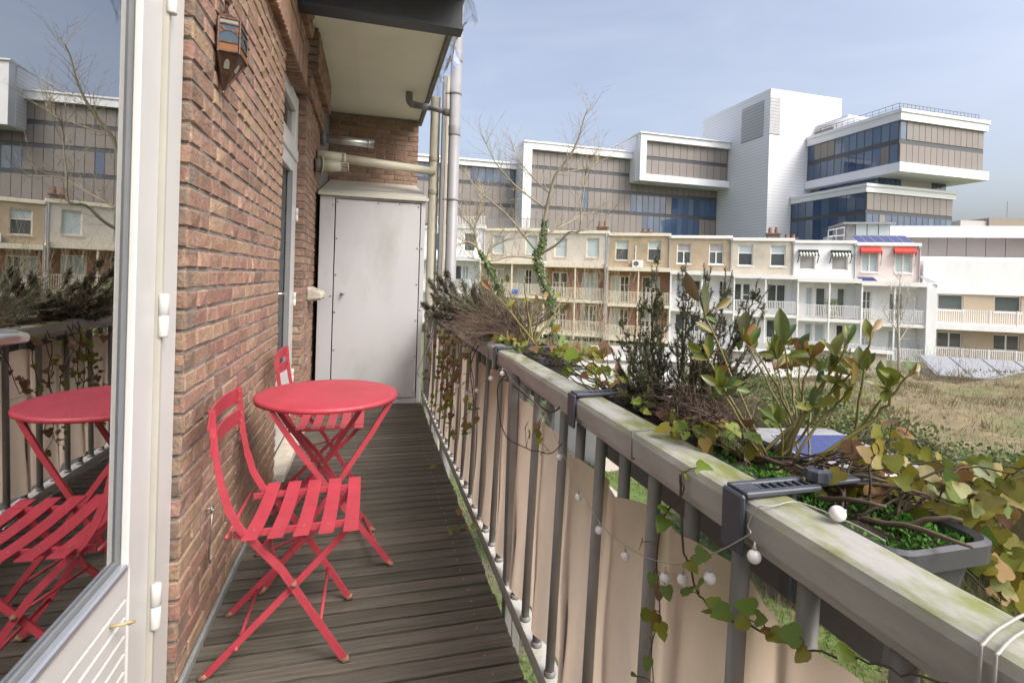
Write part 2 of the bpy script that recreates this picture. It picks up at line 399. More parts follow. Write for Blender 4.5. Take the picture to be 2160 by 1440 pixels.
# ------------------------------------------------------------------ left door frame, door
df = thing('door_frame', (-.56, 1.64, 0), 'white painted door frame with hinges against the brick corner', 'door frame')
fr = MB().box(-.60, -.538, 1.575, 1.697, -.1, 2.34, .004).build('jamb', 'white_paint', df)
MB().box(-.60, -.538, .551, .655, -.1, 2.255, .004).build('jamb', 'white_paint', df)
MB().box(-.60, -.545, .50, 1.574, 2.26, 2.345, .004).build('head', 'white_paint', df)
MB().box(-.60, -.50, .50, 1.574, -.10, .035, .004).build('sill', 'stone', df)
MB().box(-.548, -.532, 1.566, 1.578, 0, 2.25).build('weather_strip', 'strip', df)
gd = thing('glazed_door', (-.565, 1.2, 0), 'white glazed door with grooved lower panel reflecting the balcony', 'door')
D0, D1 = .66, 1.562
MB().box(-.60, -.545, 1.448, D1, .05, 2.25, .004).build('stile', 'white_paint', gd)
MB().box(-.60, -.545, D0, .772, .05, 2.25, .004).build('stile', 'white_paint', gd)
MB().box(-.60, -.546, .773, 1.447, 2.13, 2.25, .004).build('top_rail', 'white_paint', gd)
MB().box(-.60, -.546, .773, 1.447, .445, .515, .004).build('middle_rail', 'white_paint', gd)
MB().box(-.60, -.546, .773, 1.447, .05, .09, .004).build('bottom_rail', 'white_paint', gd)
for i in range(8):
    MB().box(-.59, -.5475, .774, 1.446, .0915+i*.0440, .0915+i*.0440+.0405, .004).build('board', 'white_paint', gd)
for a in (MB().box(-.558, -.540, 1.425, 1.4475, .516, 2.129, .004), MB().box(-.558, -.540, .773, .795, .516, 2.129, .004)): a.build('glazing_bead', 'white_paint', gd)
MB().box(-.558, -.538, .796, 1.424, .516, .535, .004).build('glazing_bead', 'metal_strip', gd)
MB().box(-.566, -.5565, 1.412, 1.426, .53, 2.12).build('gasket', 'gasket', gd)
MB().box(-.566, -.5565, .80, 1.411, .53, .546).build('gasket', 'gasket', gd)
pn = MB().quad((-.5625,.79,.52), (-.5625,1.43,.52), (-.5625,1.43,2.13), (-.5625,.79,2.13)).build('pane', 'pane', gd)
hg = [(2.02, 1.91), (1.17, 1.055), (.40, .28)]
for z1, z0 in hg:
    h = MB().lathe([(.011, z0), (.0125, z0+.004), (.0125, (z0+z1)/2-.002), (.010, (z0+z1)/2), (.0125, (z0+z1)/2+.002), (.0125, z1-.004), (.009, z1)], (-.528, 1.571, 0), 12).build('hinge', 'white_paint', df, True)
hd = MB().tube([(-.545,.77,1.145), (-.495,.77,1.145), (-.484,.785,1.143), (-.482,.88,1.137), (-.483,.91,1.132)], [.010,.010,.0105,.0105,.008], 12).build('handle', 'steel', gd, True)
MB().tube([(-.547,1.36,.425), (-.527,1.361,.426), (-.514,1.371,.423), (-.509,1.385,.416), (-.515,1.393,.410), (-.524,1.389,.408)], .0034, 8).build('hook', 'brass', gd, True)
cu = MB(); pts = []
for k in range(60):
    yy = .3+k*.03; cu_x = -1.35+.04*math.sin(k*1.3)+.02*math.sin(k*.5)
    pts.append((cu_x, yy))
for a, b in zip(pts, pts[1:]): cu.quad((a[0],a[1],0), (b[0],b[1],0), (b[0],b[1],2.6), (a[0],a[1],2.6))
tag(cu.build('curtain', 'curtain', smooth=True), 'grey curtain hanging in the dark room behind the glazed door', 'curtain')

# ------------------------------------------------------------------ balcony door between wall and pier
bd = thing('balcony_door', (-.59, 3.8, 0), 'white glazed balcony door with transom window beyond the first chair', 'door')
XD = -.575
MB().box(-.66, XD, 4.245, 4.324, .03, 2.56, .004).build('frame_jamb', 'white_paint', bd)
MB().box(-.66, XD, 3.282, 3.36, .03, 2.56, .004).build('frame_jamb', 'white_paint', bd)
MB().box(-.66, XD, 3.361, 4.244, 2.49, 2.555, .004).build('frame_head', 'white_paint', bd)
MB().box(-.66, XD+.018, 3.361, 4.244, 2.06, 2.15, .006).build('transom_bar', 'white_paint', bd)
tw = MB().box(-.64, XD+.006, 4.165, 4.243, 2.152, 2.488, .004).box(-.64, XD+.006, 3.362, 3.44, 2.152, 2.488, .004).box(-.64, XD+.005, 3.441, 4.164, 2.43, 2.488, .004).box(-.64, XD+.005, 3.441, 4.164, 2.152, 2.21, .004).build('transom_sash', 'white_paint', bd)
MB().quad((-.60,3.44,2.2),(-.60,4.165,2.2),(-.60,4.165,2.44),(-.60,3.44,2.44)).build('pane', 'pane', tw)
sh = MB().box(-.64, XD+.006, 4.03, 4.243, .06, 2.058, .004).box(-.64, XD+.006, 3.362, 3.46, .06, 2.058, .004).box(-.64, XD+.005, 3.461, 4.029, 1.96, 2.058, .004).box(-.64, XD+.005, 3.461, 4.029, .06, .55, .004).build('sash', 'white_paint', bd)
MB().quad((-.60,3.46,.54),(-.60,4.03,.54),(-.60,4.03,1.97),(-.60,3.46,1.97)).build('pane', 'pane', sh)
MB().box(XD-.02, XD+.012, 4.012, 4.031, .55, 1.96).build('gasket', 'gasket', sh)
for z0 in (1.62, .98, .40): MB().lathe([(.010, z0), (.012, z0+.004), (.012, z0+.048), (.009, z0+.05), (.012, z0+.052), (.012, z0+.096), (.009, z0+.1)], (XD+.016, 4.244, 0), 10).build('hinge', 'white_paint', bd, True)
MB().tube([(XD,3.41,1.10), (XD+.05,3.41,1.10), (XD+.058,3.43,1.10), (XD+.058,3.53,1.095)], .009, 10).build('handle', 'steel', sh, True)
MB().box(XD+.006, XD+.016, 3.395, 3.425, .93, 1.16, .003).build('handle_plate', 'steel', sh)
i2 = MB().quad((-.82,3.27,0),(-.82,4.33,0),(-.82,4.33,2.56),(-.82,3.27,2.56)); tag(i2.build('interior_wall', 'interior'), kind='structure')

# ------------------------------------------------------------------ steel beam, plastic sheet
be = MB().box(-.60, .53, 3.33, 3.45, 2.83, 2.848).box(-.60, .53, 3.385, 3.397, 2.848, 3.11).box(-.60, .53, 3.33, 3.45, 3.11, 3.128).build('steel_beam', 'black_steel')
tag(be, 'black painted steel beam crossing under the pale ceiling', 'beam')
ps = MB(); G = []
NI, NJ = 70, 8
for i in range(NI+1):
    t = i/NI; yv = 2.2+t*3.9
    row = []
    for j in range(NJ+1):
        s_ = j/NJ; drop = (.14 + .12*math.sin(t*9)*math.sin(t*23) + .05*math.sin(t*41))*1.0
        q = rng.uniform(-1,1)
        row.append((.572 + s_*.05*math.sin(t*31+s_*3) + .012*q + .04*s_, yv+.012*rng.uniform(-1,1), 3.32 - s_*(drop+.14) + .012*rng.uniform(-1,1)))
    G.append(row)
for i in range(NI):
    for j in range(NJ): ps.quad(G[i][j], G[i+1][j], G[i+1][j+1], G[i][j+1])
tag(ps.build('plastic_sheet', 'plastic', smooth=True), 'torn clear plastic sheet hanging along the ceiling edge', 'plastic sheet')

# ------------------------------------------------------------------ pipes
dp = thing('downpipe', (.752, 5.1, GZ), 'tall grey round downpipe outside the far end of the railing', 'downpipe')
MB().tube([(.752,5.1,GZ), (.752,5.1,3.9)], .0555, 20).build('pipe', 'pvc_grey', dp, True)
for z0 in (2.62, 3.34): MB().lathe([(.059, z0), (.0605, z0+.01), (.0605, z0+.09), (.058, z0+.1)], (.752,5.1,0), 20).build('collar', 'pvc_grey', dp, True)
for z0 in (3.02, 1.98, .9):
    cl = MB().lathe([(.0575, z0), (.062, z0+.003), (.062, z0+.025), (.0575, z0+.028)], (.752,5.1,0), 20).tube([(.70,5.1,z0+.014), (.655,5.12,z0+.014)], .008, 8).build('pipe_clip', 'pvc_grey', dp, True)
dr = thing('drain_pipe', (.37, 5.5, 3.1), 'thin grey drain pipe with elbow running from the ceiling into the downpipe', 'drain pipe')
MB().tube([(.33,5.52,3.134), (.33,5.52,3.07), (.338,5.51,3.035), (.358,5.49,3.008), (.40,5.455,2.99)], .036, 14).build('elbow', 'pvc_grey', dr, True)
MB().tube([(.39,5.463,2.992), (.53,5.33,2.945)], .033, 14).build('coupling', 'pvc_grey', dr, True)
MB().tube([(.50,5.358,2.955), (.72,5.13,2.845)], .025, 14).build('pipe', 'pvc_grey', dr, True)
MB().tube([(.665,5.19,2.872), (.72,5.132,2.845)], .037, 14).build('tee_socket', 'pvc_grey', dr, True)
cp = thing('cream_pipe', (.60, 5.45, GZ), 'cream coloured vertical pipe between cupboard and grey downpipe', 'pipe')
MB().tube([(.60,5.45,GZ), (.60,5.45,3.09)], .05, 18).build('pipe', 'pvc_cream', cp, True)
for z0 in (2.42, 2.08, .8): MB().lathe([(.053, z0), (.055, z0+.006), (.055, z0+.05), (.053, z0+.056)], (.60,5.45,0), 18).build('collar', 'pvc_cream', cp, True)
vp = thing('aluminium_post', (.70, 5.45, GZ), 'grooved pale aluminium post next to the grey downpipe', 'post')
MB().box(.662, .698, 5.36, 5.42, GZ, 3.3, .004).build('profile', 'pvc_grey', vp)
MB().box(.702, .728, 5.37, 5.42, GZ, 3.3, .004).build('profile', 'pvc_cream', vp)
MB().box(.69, .74, 5.44, 5.55, GZ, 3.3, .004).build('backing', 'pvc_cream', vp)
hp = thing('waste_pipe', (-.5, 5.0, 2.29), 'cream horizontal waste pipe running above the cupboard', 'pipe')
MB().tube([(-.51,5.06,2.31), (.60,5.42,2.315)], .043, 16).build('pipe', 'pvc_cream', hp, True)
MB().tube([(-.30,5.128,2.312), (-.27,5.138,2.312)], .053, 16).tube([(-.51,5.06,2.31), (-.29,5.131,2.312)], .049, 16).build('collar', 'pvc_cream', hp, True)
fl = thing('steel_flue', (-.5, 5.6, 2.55), 'stainless steel flue tube above the cream waste pipe', 'flue')
MB().tube([(-.51,5.45,2.56), (-.01,5.50,2.56)], .042, 18).build('tube', 'steel', fl, True)
MB().tube([(-.07,5.494,2.56), (-.055,5.4955,2.56)], .045, 18).build('ring', 'steel', fl, True)
MB().tube([(-.51,5.45,2.56), (-.47,5.454,2.56)], .07, 18).build('wall_collar', 'gasket', fl, True)
ft = thing('flue_terminal', (-.5, 4.93, 2.2), 'cream boiler flue terminal with caged end poking from the pier', 'flue')
MB().tube([(-.512,4.93,2.19), (-.46,4.945,2.195)], .062, 18).build('sleeve', 'fascia', ft, True)
MB().tube([(-.46,4.945,2.195), (-.453,4.947,2.195)], .085, 20).build('flange', 'pvc_cream', ft, True)
MB().tube([(-.453,4.947,2.195), (-.30,4.99,2.205)], [.055,.045], 18).build('tube', 'pvc_cream', ft, True)
b = MB()
for k in range(10):
    t = 2*math.pi*k/10; b.tube([(-.30, 4.99+.038*math.cos(t), 2.205+.038*math.sin(t)), (-.235, 5.005+.038*math.cos(t), 2.209+.038*math.sin(t))], .004, 5)
b.tube([(-.24,5.004,2.209), (-.23,5.006,2.21)], .042, 16).tube([(-.31,4.988,2.204),(-.30,4.99,2.205)], .036, 12); b.build('cage', 'pvc_cream', ft)

# ------------------------------------------------------------------ storage cupboard
cu = thing('storage_cupboard', (0, 5.1, 0), 'tall grey metal storage cupboard with sloping top at the end of the balcony', 'cupboard')
CF = 5.11; CL, CR = -.475, .495
MB().box(CL, -.343, CF, CF+.03, 0, 1.975, .003).build('side_panel', 'cabinet_paint', cu)
MB().box(.452, CR, CF, CF+.03, 0, 1.975, .003).build('side_panel', 'cabinet_paint', cu)
MB().box(-.342, .451, CF+.001, CF+.03, 1.935, 1.974, .003).build('head_panel', 'cabinet_paint', cu)
MB().box(-.342, .451, CF+.001, CF+.03, 0, .045, .003).build('base_panel', 'cabinet_paint', cu)
MB().box(CL+.002, CL+.03, CF+.031, 6.4, 0, 1.97).box(CR-.03, CR-.002, CF+.031, 6.4, 0, 1.97).build('carcass', 'cabinet_paint', cu)
MB().box(CL+.031, CR-.031, CF+.06, 6.4, 0, 1.9).build('lining', 'interior', cu)
dd = MB().box(-.334, .443, CF-.006, CF+.02, .053, 1.927, .003).build('door', 'cabinet_paint', cu)
rf = MB(); rf._add([(CL-.015,CF-.035,1.955),(CR+.025,CF-.035,1.955),(CR+.025,CF-.035,1.98),(CL-.015,CF-.035,1.98),(CL-.015,6.45,2.30),(CR+.005,6.45,2.30),(CR+.005,6.45,2.33),(CL-.015,6.45,2.33)],
    [(0,1,2,3),(3,2,6,7),(0,4,5,1),(1,5,6,2),(0,3,7,4),(4,7,6,5)]); rf.build('sloping_top', 'cabinet_roof', cu)
MB()._add([(CR-.02,CF,1.956),(CR-.02,6.4,1.97),(CR-.02,6.4,2.29),(CL+.02,CF,1.956),(CL+.02,6.4,1.97),(CL+.02,6.4,2.29)], [(0,1,2),(3,5,4)]).build('gable', 'cabinet_paint', cu)
scm = MB().lathe([(.009, 0), (.0085, .004), (.005, .0065)], (0,0,0), 10, 'Y'); scm.v = [(x,-y,z) for x,y,z in scm.v]; scm = scm.mesh('screw', 'screw', True)
for x, z in [(-.318,z) for z in (1.9,1.56,1.22,.87,.52,.12)] + [(.428,z) for z in (1.9,1.5,1.15,.8,.45,.1)] + [(.05,1.91),(.25,1.912)]:
    inst('screw', scm, dd, (x, CF-.0065, z))
for x, z in [(-.36,1.87),(-.36,1.02),(-.2,1.955),(.05,1.955),(.28,1.955),(.47,1.5),(.47,.9)]: inst('screw', scm, cu, (x, CF-.0005, z))
MB().lathe([(.012,0),(.012,.012),(.008,.014),(.008,.03),(.013,.034),(.013,.05),(.007,.055)], (0,0,0), 12, 'Y').build('tmp', 'screw', None)
kb = bpy.data.objects['tmp']; kb.name = 'knob'; kb.parent = dd; kb.rotation_euler = (0,0,math.pi+.35); kb.location = Vector((-.262, CF-.006, 1.045)) - worg(dd)

# ------------------------------------------------------------------ lantern and hooks
la = thing('wall_lantern', (XW, 1.95, 1.85), 'copper coloured wall lantern with coloured glass panes on the brick wall', 'lantern')
LY, LX = 1.955, XW+.012
fp = [(LX, LY-.062), (LX+.062, LY-.052), (LX+.062, LY+.052), (LX, LY+.062)]
zt, zb, zm = 2.062, 1.955, 1.985
b = MB()
for (x, y) in fp:
    b.tube([(x, y, zb-.005), (x, y, zt)], .0042, 6)
for z in (zb, zm, zt-.018, zt):
    for a, c in zip(fp, fp[1:]): b.obox((a[0],a[1],z), (c[0],c[1],z), .005, .005)
tip = (LX+.004, LY, 1.842)
for (x, y) in fp: b.tube([(x, y, zb), tip], .0042, 6)
b.lathe([(.0035,-.016),(.006,-.008),(.003,0)], tip, 8)
b.build('frame', 'copper', la)
MB()._add([(LX,LY-.062,zt),(LX+.062,LY-.052,zt),(LX+.062,LY+.052,zt),(LX,LY+.062,zt),(LX,LY-.03,zt+.03),(LX+.022,LY-.02,zt+.03),(LX+.022,LY+.02,zt+.03),(LX,LY+.03,zt+.03)], [(0,1,5,4),(1,2,6,5),(2,3,7,6),(4,5,6,7)]).build('roof', 'copper', la)
b = MB(); pl = []
for k in range(13):
    t = math.pi*k/12; pl.append((LX+.006, LY+.033*math.cos(t), zt+.03+.03*math.sin(t)))
b.poly(pl); b.poly([(q[0]+.004, q[1], q[2]) for q in reversed(pl)])
for p, q in zip(pl, pl[1:]+pl[:1]): b.quad(p, (p[0]+.004,p[1],p[2]), (q[0]+.004,q[1],q[2]), q)
b.box(LX+.003, LX+.011, LY-.008, LY+.008, zt+.056, zt+.085, .002).lathe([(.016,0),(.02,.006),(.016,.012)], (LX+.004, LY, zt+.085), 12, 'X')
b.build('crest', 'copper', la)
for (a, c) in zip(fp, fp[1:]):
    A = Vector((*a, 0)); C = Vector((*c, 0)); dn = (C-A).cross(Vector((0,0,1))).normalized()
    P = lambda t, z: A.lerp(C, t)*1 + Vector((0,0,z)) - dn*.0006
    g1 = MB().quad(P(0,zm), P(1,zm), P(1,zt-.02), P(0,zt-.02)).build('pane', 'blue_glass', la)
    MB().quad(P(0,zt-.02), P(1,zt-.02), P(1,zt), P(0,zt)).build('pane', 'clear_glass', la)
    MB().quad(P(0,zb), P(1,zb), P(1,zm), P(0,zm)).build('pane', 'amber_glass', la)
    MB().poly([P(0,zb), Vector(tip), P(1,zb)]).build('lower_panel', 'copper', la)
    d2 = dn*.002
    # pierced spandrels round a pointed arch
    bb = MB()
    for sgn in (0, 1):
        ar = [P(.5 + (sgn-.5)*.9*math.cos(k/8*math.pi/2)**1.2, zm+.01+(zt-.05-zm)*math.sin(k/8*math.pi/2)**.8)+d2 for k in range(9)]
        top = P(sgn, zt-.02)+d2; bot = P(sgn, zm)+d2
        for p, q in zip(ar, ar[1:]): bb.poly([p, q, top])
        bb.poly([ar[0], top, bot])
    bb.build('fretwork', 'copper', la)
    hm = [P(.5+.22*math.cos(math.pi*k/8), zb-.05+.028*math.sin(math.pi*k/8)) for k in range(9)]
    k_ = 1-.05/(zb-tip[2]); hm = [Vector(tip).lerp(Vector((q.x,q.y,zb)), (q.z-tip[2])/(zb-tip[2])) + dn*.0015 for q in hm]
    MB().poly(hm).build('pane', 'clear_glass', la)
def hook(y, z0, z1, label):
    h = thing('wall_hook', (XW, y, z0), label, 'hook')
    ring = [(XW+.02+.0*k, y+.011*math.cos(k*math.pi/5), z1+.011*math.sin(k*math.pi/5)) for k in range(11)]
    MB().tube(ring, .0032, 6, False).tube([(XW-.01,y,z1), (XW+.02,y,z1+.004)], .0035, 6).build('eye', 'screw', h, True)
    MB().tube([(XW+.02,y,z1-.008), (XW+.018,y-.002,z1-.08), (XW+.014,y,z0+.02), (XW+.018,y+.006,z0), (XW+.024,y+.012,z0+.008)], .0028, 6).build('rod', 'screw', h, True)
hook(1.945, .245, .43, 'small rusty eye and hook on the wall behind the nearer chair')
hook(4.60, .42, .55, 'small dark hook on the brick pier beside the cupboard')

# ------------------------------------------------------------------ chairs and table
def make_chair(dy, label):
    c = thing('folding_chair', (-.24, 1.89+dy, 0), label, 'chair', 'red folding chairs along the wall')
    Y0, Y1 = 1.725+dy, 2.055+dy
    back = [(-.447,.818), (-.441,.74), (-.43,.66), (-.415,.585), (-.392,.51), (-.36,.452), (-.318,.405)]
    for s, Y in ((-1, Y0), (1, Y1)):
        yb = Y - s*.0
        b = MB(); pts = [(x, Y, z) for x, z in back] + [(-.24, Y, .315), (-.05, Y, .012)]
        b.sheetbar(pts[:4], (0,1,0), .006, .018); b.sheetbar(pts[3:], (0,1,0), .009, .021)
        leg = b.build('back_leg', 'red_paint', c)
        MB().tube([(-.055,Y,.004), (-.040,Y,.010), (-.034,Y,.012)], .010, 8).build('foot', 'rust', leg, True)
        yi = Y + s*-.014
        b = MB().sheetbar([(-.03, yi, .438), (-.20, yi, .262), (-.45, yi, .012)], (0,1,0), .008, .020)
        leg = b.build('front_leg', 'red_paint', c)
        MB().tube([(-.466,yi,.004), (-.452,yi,.010), (-.446,yi,.013)], .009, 8).build('foot', 'rust', leg, True)
        MB().tube([(-.205,Y-s*.02,.268), (-.205,Y+s*.009,.268)], .008, 8).build('pivot', 'rust', c, True)
        MB().obox((-.385, yi-s*.006, .428), (-.015, yi-s*.006, .438), .008, .02).build('seat_rail', 'red_paint', c)
    for i in range(5):
        x = -.325 + i*.0715
        xs = []
        for k in range(9):
            t = k/8; xs.append((x+.002*math.sin(t*3), Y0-.06+t*(Y1-Y0+.10), .448 - .012*math.sin(math.pi*t)))
        sl_ = MB().sheetbar(xs, (1,0,.02), .044, .0045).build('slat', 'red_paint', c)
        for yy in (Y0+.01, Y1-.01): MB().lathe([(.0045,0),(.004,.0025),(.002,.0035)], (x, yy, .4425), 8).build('rivet', 'rust', sl_, True)
    for z0, z1 in ((.818, .762), (.742, .686)):
        zc = (z0+z1)/2; b = MB(); pts = []
        for k in range(11):
            t = k/10; pts.append((-.452+(.818-zc)*.10 - .017*math.sin(math.pi*t), Y0-.016+t*(Y1-Y0+.032), zc))
        s2 = MB().sheetbar(pts, (.12,0,1), z0-z1, .004).build('back_slat', 'red_paint', c)
        for yy in (Y0+.012, Y1-.012):
            for zz in (zc-.014, zc+.014): MB().lathe([(.004,0),(.0035,.002),(.0015,.003)], (-.446+(.818-zc)*.10, yy, zz), 7, 'X').build('rivet', 'rust', s2, True)
    MB().tube([(-.365,Y0,.055+.03), (-.365,Y1,.085)], .0055, 7).build('stretcher', 'red_paint', c, True)
    MB().tube([(-.125,Y0,.13), (-.125,Y1,.13)], .0055, 7).build('stretcher', 'red_paint', c, True)
    MB().tube([(-.205,Y0,.268), (-.30,(Y0+Y1)/2,.30), (-.205,Y1,.268)], .005, 7).build('brace', 'red_paint', c, True)
    MB().tube([(-.40,Y0,.43), (-.40,Y1,.43)], .0055, 7).build('rear_rod', 'red_paint', c, True)
    return c
c1 = make_chair(0, 'red slatted folding chair nearest the camera, in front of the round table')
c2 = make_chair(1.10, 'red slatted folding chair standing behind the round table')
tb = thing('bistro_table', (-.163, 2.36, 0), 'round red metal folding table between the two red chairs', 'table', rz=R(13))
RT, ZT = .292, .722
MB().lathe([(RT-.012, -.020), (RT-.002, -.018), (RT, -.008), (RT-.003, -.001), (RT-.012, .0018), (RT*.6, 0), (.01, .0)], (0,0,ZT), 64).build('tabletop', 'red_paint', tb, True, world=False)
WX, WY = .245, .165
for s in (-1, 1):
    for (yy, xs, nm) in ((s*WY, 1, 'leg'), (s*(WY-.016), -1, 'leg')):
        pts = [(xs*WX, yy, .012), (xs*.012, yy, .335), (-xs*.008, yy, .362), (-xs*.15, yy, .567), (-xs*.232, yy, .70)]
        lg = MB().sheetbar(pts, (0,1,0), .010, .021).build(nm, 'red_paint', tb, world=False)
        MB().tube([(xs*(WX+.012), yy, .005), (xs*WX, yy, .010), (xs*(WX-.012), yy, .024)], .010, 8).build('foot', 'rust', lg, True, world=False)
    MB().tube([(0,s*(WY+.01),.362), (0,s*(WY-.03),.362)], .009, 8).build('pivot', 'rust', tb, True, world=False)
for xs, yy in ((1, WY), (-1, WY-.016)):
    MB().tube([(xs*WX*.82,-yy,.075), (xs*WX*.82,yy,.075)], .0055, 7).build('stretcher', 'red_paint', tb, True, world=False)
    MB().tube([(-xs*.228,-yy,.693), (-xs*.228,yy,.693)], .007, 7).build('top_rod', 'red_paint', tb, True, world=False)

# ------------------------------------------------------------------ railing
RX = .59
LEAN = .024
def railx(z): return .566 + LEAN*z/.85
rl = thing('balcony_railing', (.58, 2.8, 0), 'grey metal balcony railing with algae stained handrail and round balusters', 'railing')
h = MB(); YA, YB = -.3, 5.6
prof = [(.562,.858),(.560,.898),(.566,.909),(.575,.912),(.632,.914),(.641,.911),(.646,.902),(.646,.860),(.634,.856),(.574,.853)]
npt = len(prof); segs = [YA+(YB-YA)*k/30 for k in range(31)]
vs = [(x, y, z) for y in segs for x, z in prof]
fs = [(i*npt+k, (i+1)*npt+k, (i+1)*npt+(k+1)%npt, i*npt+(k+1)%npt) for i in range(30) for k in range(npt)] + [tuple(range(npt)), tuple(30*npt+k for k in range(npt-1,-1,-1))]
h._add(vs, fs).build('handrail', 'rail_top', rl)
MB().box(.580, .628, YA, YB, .832, .8525, .003).build('under_rail', 'rail', rl)
jm = MB().box(.5585, .6475, 0, .0022, .852, .9150).mesh('joint', 'gasket')
for y in (1.02, 2.46, 3.62, 4.7): inst('joint', jm, rl, (0, y, 0))
MB().box(.546, .602, YA, 5.55, .012, .020).box(.546, .551, YA, 5.55, -.035, .0119).build('bottom_rail', 'bottom_rail', rl)
bs = MB(); 
bs.tube([(railx(0)-.59, 0, .0205), (0, 0, .832)], .0142, 14).lathe([(.0185,.0205),(.0180,.030),(.0145,.036)], (railx(0.02)-.59,0,0), 14)
bme = bs.mesh('baluster', 'baluster', True)
BY = []
y = .706-.265*3
while y < 5.5:
    if abs(y-2.02) > .05: BY.append(y); inst('baluster', bme, rl, (.59, y, 0))
    y += .1325
for yy in (2.00, 4.62):
    MB().box(.548, .578, yy-.024, yy+.024, -.34, .853, .003).build('post', 'baluster', rl)
    MB().box(.580, .612, yy-.020, yy+.020, -.34, .832, .003).build('post', 'baluster', rl)
    MB().lathe([(.014,0),(.014,.012),(.009,.016)], (.5478, yy, -.09), 6, 'X').build('bolt', 'screw', rl)

# fabric woven through the balusters
fb = MB(); prof = []
tops = [(-.2,.772),(.4,.771),(.60,.766),(.75,.768),(.84,.752),(.92,.764),(1.0,.752),(1.1,.732),(1.2,.752),(1.35,.735),(1.48,.720),(1.7,.752),(1.85,.774),(2.2,.79),(2.6,.785),(3.4,.80),(4.4,.79),(5.0,.80)]
def interp(T, x):
    for (a, b), (c, d) in zip(T, T[1:]):
        if a <= x <= c: return b+(d-b)*(x-a)/(c-a)
    return T[-1][1] if x > T[-1][0] else T[0][1]
NYF, NZF = 420, 22
rows = []
for i in range(NYF+1):
    yv = -.1+5.1*i/NYF; top = interp(tops, yv) + .012*math.sin(yv*math.pi/.1325+1.0); r_ = []
    wv = math.cos((yv-.706)*math.pi/.1325)
    for j in range(NZF+1):
        t = j/NZF; z = .062+.012*math.sin(yv*9)+(top-.062)*t
        amp = .0205*(1-.15*math.sin(3.1*t)); 
        x = railx(z) + wv*amp + .004*math.sin(yv*23+z*9)*math.sin(z*5) + .003*math.sin(yv*61+2*z)
        r_.append((x, yv + .004*math.sin(z*11+yv*3), z))
    rows.append(r_)
vs = [q for r_ in rows for q in r_]; n1 = NZF+1
fb._add(vs, [(i*n1+j, (i+1)*n1+j, (i+1)*n1+j+1, i*n1+j+1) for i in range(NYF) for j in range(NZF)])
tag(fb.build('privacy_cloth', 'fabric', smooth=True), 'beige cloth screen woven between the railing balusters', 'cloth')

# ------------------------------------------------------------------ planters with clamps
def planter(y0, y1, label, zr=.900, xa=.664, xb=.848):
    p = thing('planter_box', ((xa+xb)/2, (y0+y1)/2, zr-.19), label, 'planter', 'planter boxes hung outside the railing')
    def ring(z, ins, rad=.03):
        out = []
        for cx, cy, a0 in ((xb-ins-rad, y1-ins*1.3-rad, 0), (xa+ins+rad, y1-ins*1.3-rad, 90), (xa+ins+rad, y0+ins*1.3+rad, 180), (xb-ins-rad, y0+ins*1.3+rad, 270)):
            for k in range(5):
                t = R(a0+k*22.5); out.append((cx+rad*math.cos(t), cy+rad*math.sin(t), z))
        return out
    R_ = [ring(zr-.19, .034), ring(zr-.030, .012), ring(zr-.030, 0), ring(zr-.004, -.001), ring(zr, .004), ring(zr-.006, .010), ring(zr-.06, .016), ring(zr-.17, .034)]
    vs = [q for r_ in R_ for q in r_]; n = 20
    fs = [(i*n+k, i*n+(k+1)%n, (i+1)*n+(k+1)%n, (i+1)*n+k) for i in range(len(R_)-1) for k in range(n)] + [tuple(range(n-1,-1,-1))]
    MB()._add(vs, fs).build('box', 'planter', p)
    s = MB(); nx, ny = 6, 30; g = []
    for i in range(ny+1):
        for j in range(nx+1):
            g.append((xa+.018+(xb-xa-.036)*j/nx, y0+.022+(y1-y0-.044)*i/ny, zr-.020+rng.uniform(-.008,.010)))
    s._add(g, [(i*(nx+1)+j, i*(nx+1)+j+1, (i+1)*(nx+1)+j+1, (i+1)*(nx+1)+j) for i in range(ny) for j in range(nx)])
    s.build('soil', 'soil', p, True)
    return p
P1 = planter(.508, 1.50, 'dark grey planter box nearest the camera, holding the leafy shrub and yellow ivy')
P2 = planter(2.02, 2.95, 'dark grey planter box in the middle, under the brown heather', .918)
P3 = planter(3.25, 4.15, 'dark grey planter box farthest along the rail, by the downpipe', .915)
def clamp(y, label):
    c = thing('planter_clamp', (.60, y, .86), label, 'clamp', 'clamps over the handrail')
    w_ = .024
    b = MB().box(.5500, .5585, y-w_, y+w_, .828, .921, .003).build('inner_plate', 'clamp', c)
    b = MB().box(.5586, .70, y-w_, y-.011, .9165, .925, .002).box(.5586, .70, y+.011, y+w_, .9165, .925, .002)
    for k in range(7): b.box(.60+k*.015, .604+k*.015, y-.0109, y+.0109, .9165, .9235)
    b.box(.5586, .595, y-.0109, y+.0109, .9165, .925).box(.7001, .83, y-.012, y+.012, .918, .926, .002).build('slotted_arm', 'clamp', c)
    k = MB(); prof = []
    for j in range(24):
        t = 2*math.pi*j/24; rr = .019+.0022*math.cos(t*8); prof.append((rr*math.cos(t), rr*math.sin(t)))
    k._add([(.715+x, y+yy, .9265) for x, yy in prof] + [(.715+x*.96, y+yy*.96, .942) for x, yy in prof] + [(.715+x*.45, y+yy*.45, .945) for x, yy in prof] + [(.715+x*.4, y+yy*.4, .938) for x, yy in prof],
        [(i*24+j, i*24+(j+1)%24, (i+1)*24+(j+1)%24, (i+1)*24+j) for i in range(3) for j in range(24)] + [tuple(3*24+j for j in range(24))])
    k.build('knob', 'clamp', c)
    MB().box(.655, .664, y-.012, y+.012, .74, .9164, .002).build('outer_leg', 'clamp', c)
clamp(.685, 'dark slotted clamp over the handrail, nearest the camera')
clamp(1.36, 'dark slotted clamp over the handrail beside the dark green needle shrub')
clamp(2.30, 'dark slotted clamp over the handrail below the brown heather')

